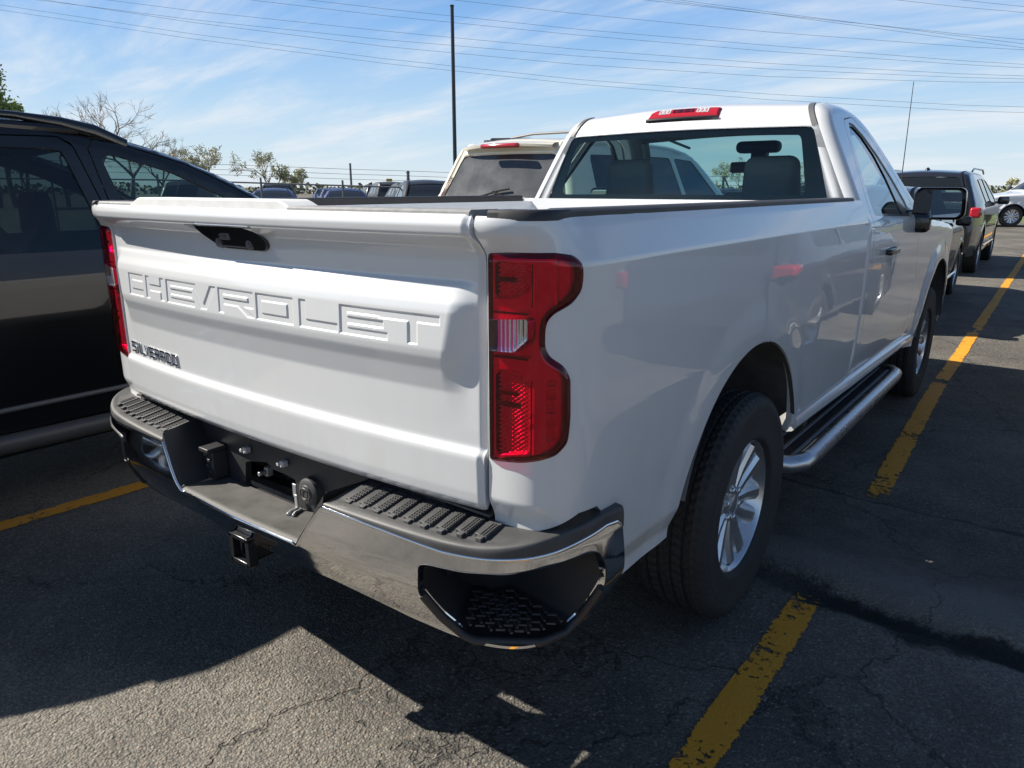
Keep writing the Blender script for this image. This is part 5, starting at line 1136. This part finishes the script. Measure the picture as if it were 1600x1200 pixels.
P2 = proto('sport utility', L=4.7, W=.93, belt=1.12, bottom=.34, rad=.37, axles=(.95, 3.75), wt=.66, top=[(.0, .45), (-.02, .9), (.08, 1.18), (.35, 1.60), (.9, 1.70), (2.2, 1.70), (2.8, 1.58), (3.4, 1.16), (4.2, 1.04), (4.65, .85), (4.7, .45)], wins=[[(.6, 1.17), (.75, 1.52), (1.4, 1.57), (1.4, 1.16)], [(1.48, 1.16), (1.48, 1.57), (2.3, 1.56), (3.0, 1.18)]], ws=((2.78, 1.58), (3.36, 1.2)), rg=((.10, 1.2), (.34, 1.57)))
P3 = proto('van', L=5.0, W=.97, belt=1.15, bottom=.34, rad=.36, axles=(1.0, 4.05), wt=.74, top=[(.0, .45), (-.02, 1.0), (.03, 1.3), (.15, 1.72), (.5, 1.80), (2.8, 1.80), (3.3, 1.66), (4.05, 1.15), (4.6, 1.0), (4.95, .8), (5.0, .45)], wins=[[(.5, 1.18), (.55, 1.62), (1.7, 1.64), (1.7, 1.18)], [(1.8, 1.18), (1.8, 1.64), (3.0, 1.60), (3.65, 1.2)]], ws=((3.25, 1.68), (4.0, 1.19)), rg=((.04, 1.25), (.14, 1.66)))
KIND = {'saloon': P1, 'sport utility': P2, 'van': P3}; FPAINT = {}
for nm, c in (('black', (.010, .010, .012)), ('navy blue', (.018, .032, .10)), ('silver', (.42, .43, .45)), ('white', (.75, .75, .75)), ('dark red', (.18, .015, .015)), ('grey', (.14, .145, .15)), ('dark grey', (.045, .047, .05)), ('blue', (.04, .11, .30)), ('beige', (.42, .38, .30))): FPAINT[nm] = mat(nm + ' far paint', c, .45, coat=.25, coat_rough=.15)
def recolour(o, m):
    for sl in o.material_slots:
        if sl.material == FARP: sl.link = 'OBJECT'; sl.material = m
    for ch in o.children: recolour(ch, m)
used = set()
def far_car(kind, colour, x, y, rz, label, group):
    root = KIND[kind]
    if kind in used: root = dup(root, (x, y, 0), rz, label, group)
    else: used.add(kind); root.location = (x, y, 0); root.rotation_euler = (0, 0, rz); root['label'] = label; root['group'] = group
    root['category'] = 'van' if kind == 'van' else 'car'
    recolour(root, FPAINT[colour])
WORD = ['first', 'second', 'third', 'fourth', 'fifth', 'sixth', 'seventh']; ROW = ['row nearest the fence', 'second row beyond the fence', 'third row beyond the fence', 'far row beyond the fence']
ACR = Vector((.66, .75, 0)); AWAY = Vector((-.80, .60, 0))
rows = [(Vector((-20.9, 11.6, 0)), 2.45, ['sport utility:black', 'saloon:navy blue', 'saloon:silver', 'sport utility:black', 'saloon:white', 'saloon:silver', 'sport utility:dark grey']), (Vector((-26.4, 15.2, 0)), 2.8, ['van:dark grey', 'saloon:dark red', 'saloon:silver', 'sport utility:grey', 'saloon:white', 'saloon:blue', 'van:black']), (Vector((-34.5, 20.5, 0)), 3.1, ['saloon:black', 'sport utility:silver', 'saloon:blue', 'van:white', 'sport utility:black', 'saloon:grey', 'saloon:white']), (Vector((-47, 29, 0)), 3.4, ['sport utility:white', 'saloon:black', 'saloon:silver', 'sport utility:navy blue', 'saloon:beige', 'van:grey'])]
for r_, (st, gap, cs) in enumerate(rows):
    for i, kc in enumerate(cs):
        kind, colour = kc.split(':'); p = st + ACR * gap * i + Vector((random.uniform(-.2, .2), random.uniform(-.3, .3), 0))
        far_car(kind, colour, p.x, p.y, math.atan2(-AWAY.x, AWAY.y) + (math.pi if (i * 3 + r_) % 4 == 1 else 0) + random.uniform(-.03, .03), '%s %s, %s from the left in the %s' % (colour, kind, WORD[i], ROW[r_]), 'cars parked beyond the fence')
for i, (kc, x, y) in enumerate((('saloon:white', -12.6, 29.0), ('saloon:silver', -9.6, 30.2), ('sport utility:silver', -6.4, 31.4), ('saloon:white', -3.6, 33.0), ('saloon:blue', -16.2, 31))):
    kind, colour = kc.split(':'); far_car(kind, colour, x, y, R(160) + .1 * i, '%s %s parked far ahead, %s of those glimpsed through the rear window' % (colour, kind, ['second from left', 'third from left', 'fourth from left', 'rightmost', 'leftmost'][i]), 'cars glimpsed through the pickup cab')
# --- trees
M['bark'] = mat('grey bark', (.16, .135, .11), .9, var=(7, .3))
M['twig'] = mat('pale twigs', (.26, .22, .17), .9)
def leafmat(n, c):
    m = mat(n, c, .7, var=(1.3, .35)); m.node_tree.nodes['Principled BSDF'].inputs['Transmission Weight'].default_value = 0; return m
M['leaf_y'] = leafmat('young yellow green leaf', (.46, .45, .28)); M['leaf_g'] = leafmat('spring green leaf', (.40, .41, .22)); M['leaf_d'] = leafmat('poplar leaf', (.26, .34, .10))
def tree(label, x, y, h, kind, seed, spread=1.0, group=None, cat='tree'):
    rn = random.Random(seed); base = Vector((x, y, 0)); root = thing({'poplar': 'poplar_tree', 'bare': 'bare_tree', 'bud': 'budding_tree'}[kind], label, cat, base, 0, group)
    trunk, twig, leaf = MB(), MB(), MB()
    def leafc(p, n, r, s):
        for _ in range(n):
            q = p + Vector((rn.gauss(0, r), rn.gauss(0, r), rn.gauss(0, r))); a = Vector((rn.uniform(-1, 1), rn.uniform(-1, 1), rn.uniform(-1, 1))).normalized(); b = a.cross(Vector((rn.uniform(-1, 1), rn.uniform(-1, 1), rn.uniform(-1, 1)))).normalized()
            leaf.add([q - a * s, q + b * s * .6, q + a * s, q - b * s * .6], [(0, 1, 2, 3)])
    def grow(p, d, ln, r, dep):
        k = 3; P = [p]; q = p
        for i in range(k):
            d = (d + Vector((rn.gauss(0, .05 if kind == 'poplar' else .12), rn.gauss(0, .05 if kind == 'poplar' else .12), rn.gauss(0, .06) + (.22 if kind == 'poplar' else .03)))).normalized(); q = q + d * ln / k; P.append(q)
        rr = [r * (1 - .35 * i / k) for i in range(k + 1)]
        (trunk if dep > 3 else twig).tube(P, rr, 6 if dep > 3 else 3, cap=False)
        if kind != 'bare' and dep <= 2: leafc(P[2], 15 if kind == 'poplar' else 3, ln * (.28 if kind == 'poplar' else .35), .13 if kind == 'poplar' else .075)
        if dep <= 0: return
        for i in range(rn.choice((2, 3, 3)) if dep > 1 else 3):
            an = rn.uniform(.04, .12) if kind == 'poplar' else rn.uniform(.3, .85) * spread; ax = Vector((rn.uniform(-1, 1), rn.uniform(-1, 1), rn.uniform(-.3, .3))).normalized()
            grow(P[rn.choice((2, 3, 3))], Matrix.Rotation(an, 3, ax) @ d, ln * rn.uniform(.62, .86), max(r * .58, .012), dep - 1)
    if kind != 'poplar': h *= 1.5
    grow(base, Vector((0, 0, 1)), h * (.22 if kind == 'poplar' else .25), h * .022, 5 if kind == 'poplar' else 6)
    if kind == 'poplar':
        for i in range(9): grow(base + Vector((rn.uniform(-.25, .25), rn.uniform(-.25, .25), h * rn.uniform(.08, .55))), Vector((rn.gauss(0, .12), rn.gauss(0, .12), 1)).normalized(), h * .16, h * .008, 3)
    ORGs = globals()['ORG']; globals()['ORG'] = base
    trunk.build('trunk', M['bark'], root, 60, fix=False); cr = twig.build('crown', M['twig'] if kind != 'poplar' else M['bark'], root, 0, fix=False)
    if leaf.v: leaf.build('leaves', {'poplar': M['leaf_d'], 'bud': M['leaf_y' if seed % 2 else 'leaf_g']}[kind], cr, 0, fix=False)
    globals()['ORG'] = ORGs
for i, (x, y, h, s) in enumerate(((-63.6, 20.0, 11.6, 3), (-64.3, 21.3, 11.2, 5), (-64.6, 22.3, 9.2, 8), (-63.0, 18.2, 11.5, 9))):
    tree(['tall green poplar at the left border, second from the left', 'tall green poplar at the left border, third from the left', 'shorter poplar, rightmost of the group at the left border', 'tall green poplar, leftmost of the group at the left border'][i], x, y, h, 'poplar', s, group='poplars at the left border')
for i, (px, x, y, h, k, s, sp_, lab) in enumerate(((0, -63.5, 24.8, 6.2, 'bare', 11, 1.1, 'leafless tree just right of the poplars, above the roof rail'), (0, -62.4, 26.8, 7.2, 'bare', 12, 1.15, 'wide leafless tree, tallest of the bare trees over the crossover roof'), (0, -61.6, 29.0, 6.6, 'bare', 13, 1.2, 'dark leafless tree with crooked limbs over the crossover windscreen'), (0, -60.6, 31.2, 4.6, 'bare', 14, 1.2, 'thin leafless tree right of the crooked one'), (0, -59.6, 32.8, 4.0, 'bud', 15, .8, 'pale budding tree, left of two small ones past the crossover roof'), (0, -58.3, 35.0, 3.9, 'bud', 17, .8, 'pale budding tree, right of two small ones past the crossover roof'), (0, -56.2, 38.4, 4.0, 'bud', 18, 1.1, 'round green budding tree above the parked cars'), (0, -55.2, 40.4, 2.6, 'bud', 20, 1.1, 'small green shrubby tree beside the round budding tree'))):
    tree(lab, x, y, h, k, s, sp_, group='trees beyond the parked cars')
for i in range(9):
    x = -46 + i * 3.2; tree('yellow green tree in the line seen through the pickup rear window, %s from the left' % (WORD + ['eighth', 'ninth'])[i], x, 84 + (i * 7) % 5, 3.0 + (i * 37 % 10) * .14, 'bud', 31 + i * 2, 1.15, group='tree line seen through the cab')
tree('small distant green tree between the dark sport utility and the far white pickup', -6.5, 118, 2.9, 'bud', 61, .9)
# far-off wood along the horizon
def far_wood():
    mb = MB(); rn = random.Random(4)
    for i in range(9000):
        a = R(rn.uniform(-75, 120)); d = rn.uniform(185, 215); q = Vector((-math.sin(a) * d, math.cos(a) * d, 0)); hh = 1.6 + 1.5 * (.5 + .5 * math.sin(a * 23)) * (.5 + .5 * math.sin(a * 61 + 1)); q.z = rn.uniform(0, hh); s = rn.uniform(.3, .8)
        u = Vector((rn.uniform(-1, 1), rn.uniform(-1, 1), rn.uniform(-1, 1))).normalized(); w = u.cross(Vector((rn.uniform(-1, 1), rn.uniform(-1, 1), rn.uniform(-1, 1)))).normalized(); mb.add([q - u * s, q + w * s, q + u * s, q - w * s], [(0, 1, 2, 3)])
    o = mb.build('far_wood', leafmat('far wood', (.13, .14, .075)), None, 0, fix=False); tag(o, 'low hazy line of far trees along the horizon', 'trees', kind='stuff')
far_wood()
g = surf('grass_verge', lambda u, v: np.stack([u, v, .02 + .03 * vnoise(u * .6, v * .6, 21)], -1), lin(-14, 26, 60), lin(37.5, 60, 40), (), mat('verge grass', (.10, .13, .035), .9, bump=(9, .8, .08), var=(1.5, .4)), None); tag(g, kind='structure')
# --- poles and wires
def pole(name, label, x, y, h, r, m, arm=None):
    o = thing(name, label, 'pole', (x, y, 0)); b = Vector((x, y, 0)); globals()['ORG'] = b
    mb = MB(); mb.tube([b, b + Vector((0, 0, h * .5)), b + Vector((0, 0, h))], [r * 1.15, r, r * .9], 12); mb.lathe([(0, r * 2.6), (.06, r * 2.6), (.10, r * 1.3)], b, 'Z', 14); mb.build('shaft', m, o, 40)
    mb = MB(); mb.lathe([(h - .01, r), (h + .03, r * 1.15), (h + .06, r * .5), (h + .065, .001)], b, 'Z', 12); mb.build('cap', m, o, 40)
    globals()['ORG'] = Vector((0, 0, 0))
M['pole'] = mat('dark painted pole', (.035, .04, .042), .4, .3)
pole('light_pole', 'tall dark slender pole rising behind the beige sport utility', -18.3, 21.2, 8.05, .075, M['pole'])
pole('light_pole', 'small far pole seen between the fence and the beige sport utility', -44.6, 38.2, 3.3, .09, M['post'])
WIRES = [[(-136.5,6.0,30.2),(-115.3,22.3,24.9),(-98.9,35.0,21.4),(-82.0,48.0,18.4),(-64.8,61.2,15.8),(-47.3,74.7,13.6),(-29.6,88.3,12.0),(-11.8,102.0,10.8),(6.0,115.8,10.2),(35.7,138.6,10.1)],[(-136.7,5.8,29.3),(-115.5,22.2,24.2),(-99.0,34.9,20.9),(-82.1,47.9,17.9),(-64.8,61.2,15.3),(-47.3,74.7,13.1),(-29.6,88.3,11.4),(-11.7,102.1,10.2),(6.2,115.9,9.5),(35.9,138.8,9.3)],[(-136.7,5.9,29.6),(-115.3,22.4,25.3),(-98.8,35.1,22.4),(-81.9,48.1,19.9),(-64.7,61.3,17.8),(-47.4,74.7,16.1),(-29.8,88.2,14.7),(-12.2,101.7,13.8),(5.5,115.3,13.3),(34.8,137.9,13.2)],[(-136.1,6.3,31.7),(-115.1,22.5,26.2),(-98.7,35.1,22.6),(-81.9,48.0,19.6),(-64.8,61.2,17.1),(-47.4,74.7,15.2),(-29.8,88.2,13.9),(-12.1,101.8,13.3),(5.5,115.3,13.2),(34.8,137.9,13.4)],[(-136.5,6.0,30.3),(-115.1,22.5,26.1),(-98.6,35.2,23.3),(-81.8,48.1,20.8),(-64.7,61.3,18.7),(-47.4,74.6,16.8),(-29.9,88.1,15.3),(-12.3,101.7,14.2),(5.4,115.3,13.5),(34.8,137.9,13.3)],[(-136.0,6.4,32.1),(-114.7,22.8,27.9),(-98.4,35.4,25.1),(-81.6,48.2,22.6),(-64.7,61.3,20.3),(-47.4,74.6,18.3),(-30.0,88.1,16.6),(-12.4,101.6,15.2),(5.3,115.2,14.1),(34.6,137.8,13.9)],[(-135.9,6.5,32.4),(-114.6,22.9,28.5),(-98.3,35.5,25.8),(-81.6,48.3,23.3),(-64.6,61.4,21.0),(-47.4,74.6,18.9),(-30.0,88.0,17.2),(-12.4,101.6,15.6),(5.3,115.2,14.4),(34.6,137.8,14.0)],[(-135.0,7.1,35.6),(-114.1,23.3,31.1),(-97.9,35.7,28.0),(-81.4,48.4,25.2),(-64.6,61.4,22.7),(-47.4,74.6,20.5),(-30.1,87.9,18.6),(-12.6,101.4,17.1),(5.0,115.0,16.0),(34.1,137.4,15.7)],[(-134.3,7.7,38.2),(-113.5,23.7,33.8),(-97.5,36.0,30.8),(-81.2,48.6,27.9),(-64.5,61.5,25.2),(-47.5,74.6,22.7),(-30.3,87.8,20.5),(-12.8,101.3,18.4),(4.8,114.9,16.6),(34.0,137.3,16.1)],[(-134.4,7.6,38.0),(-113.5,23.7,34.2),(-97.4,36.1,31.4),(-81.1,48.7,28.6),(-64.4,61.5,25.9),(-47.5,74.6,23.1),(-30.3,87.8,20.5),(-12.7,101.3,17.8),(5.1,115.1,15.2),(34.5,137.7,14.3)],[(-134.2,7.8,38.6),(-113.4,23.8,34.6),(-97.4,36.1,31.7),(-81.1,48.7,28.8),(-64.4,61.5,26.1),(-47.5,74.5,23.3),(-30.3,87.8,20.7),(-12.8,101.3,18.2),(5.0,115.0,15.7),(34.3,137.6,14.9)],[(-132.1,9.4,46.1),(-112.3,24.7,40.3),(-96.7,36.6,36.2),(-80.7,48.9,32.5),(-64.3,61.6,29.1),(-47.6,74.5,26.1),(-30.5,87.7,23.4),(-13.2,101.0,21.2),(4.3,114.5,19.5),(33.2,136.7,19.0)],[(-132.2,9.3,45.9),(-112.2,24.7,40.6),(-96.7,36.7,36.8),(-80.7,49.0,33.3),(-64.3,61.6,30.0),(-47.6,74.5,27.0),(-30.5,87.6,24.3),(-13.2,100.9,21.9),(4.3,114.4,19.8),(33.1,136.7,19.2)]]
for i, P in enumerate(WIRES):
    a0, a1, b0, b1 = Vector(P[0]), Vector(P[1]), Vector(P[-1]), Vector(P[-2]); P = [tuple(a0 + (a0 - a1) * 3 + Vector((0, 0, 6)))] + list(P) + [tuple(b0 + (b0 - b1) * 4 + Vector((0, 0, 4)))]; Q = []
    for a, b in zip(P[:-1], P[1:]): Q += [tuple(Vector(a).lerp(Vector(b), k / 4)) for k in range(4)]
    Q.append(P[-1]); mb = MB(); mb.tube(Q, .015, 5); o = mb.build('overhead_wire', M['dark_metal'], None, 60, org=P[0])
    tag(o, 'thin overhead wire crossing the sky, %s from the lowest of the bundle' % (['lowest', 'second', 'third', 'fourth', 'fifth', 'sixth', 'seventh', 'eighth', 'ninth', 'tenth', 'eleventh', 'twelfth', 'thirteenth'][[0, 1, 3, 2, 4, 5, 6, 7, 9, 10, 8, 11, 12].index(i)]) if i else 'lowest thin overhead wire crossing the sky', 'wire', 'overhead wires')
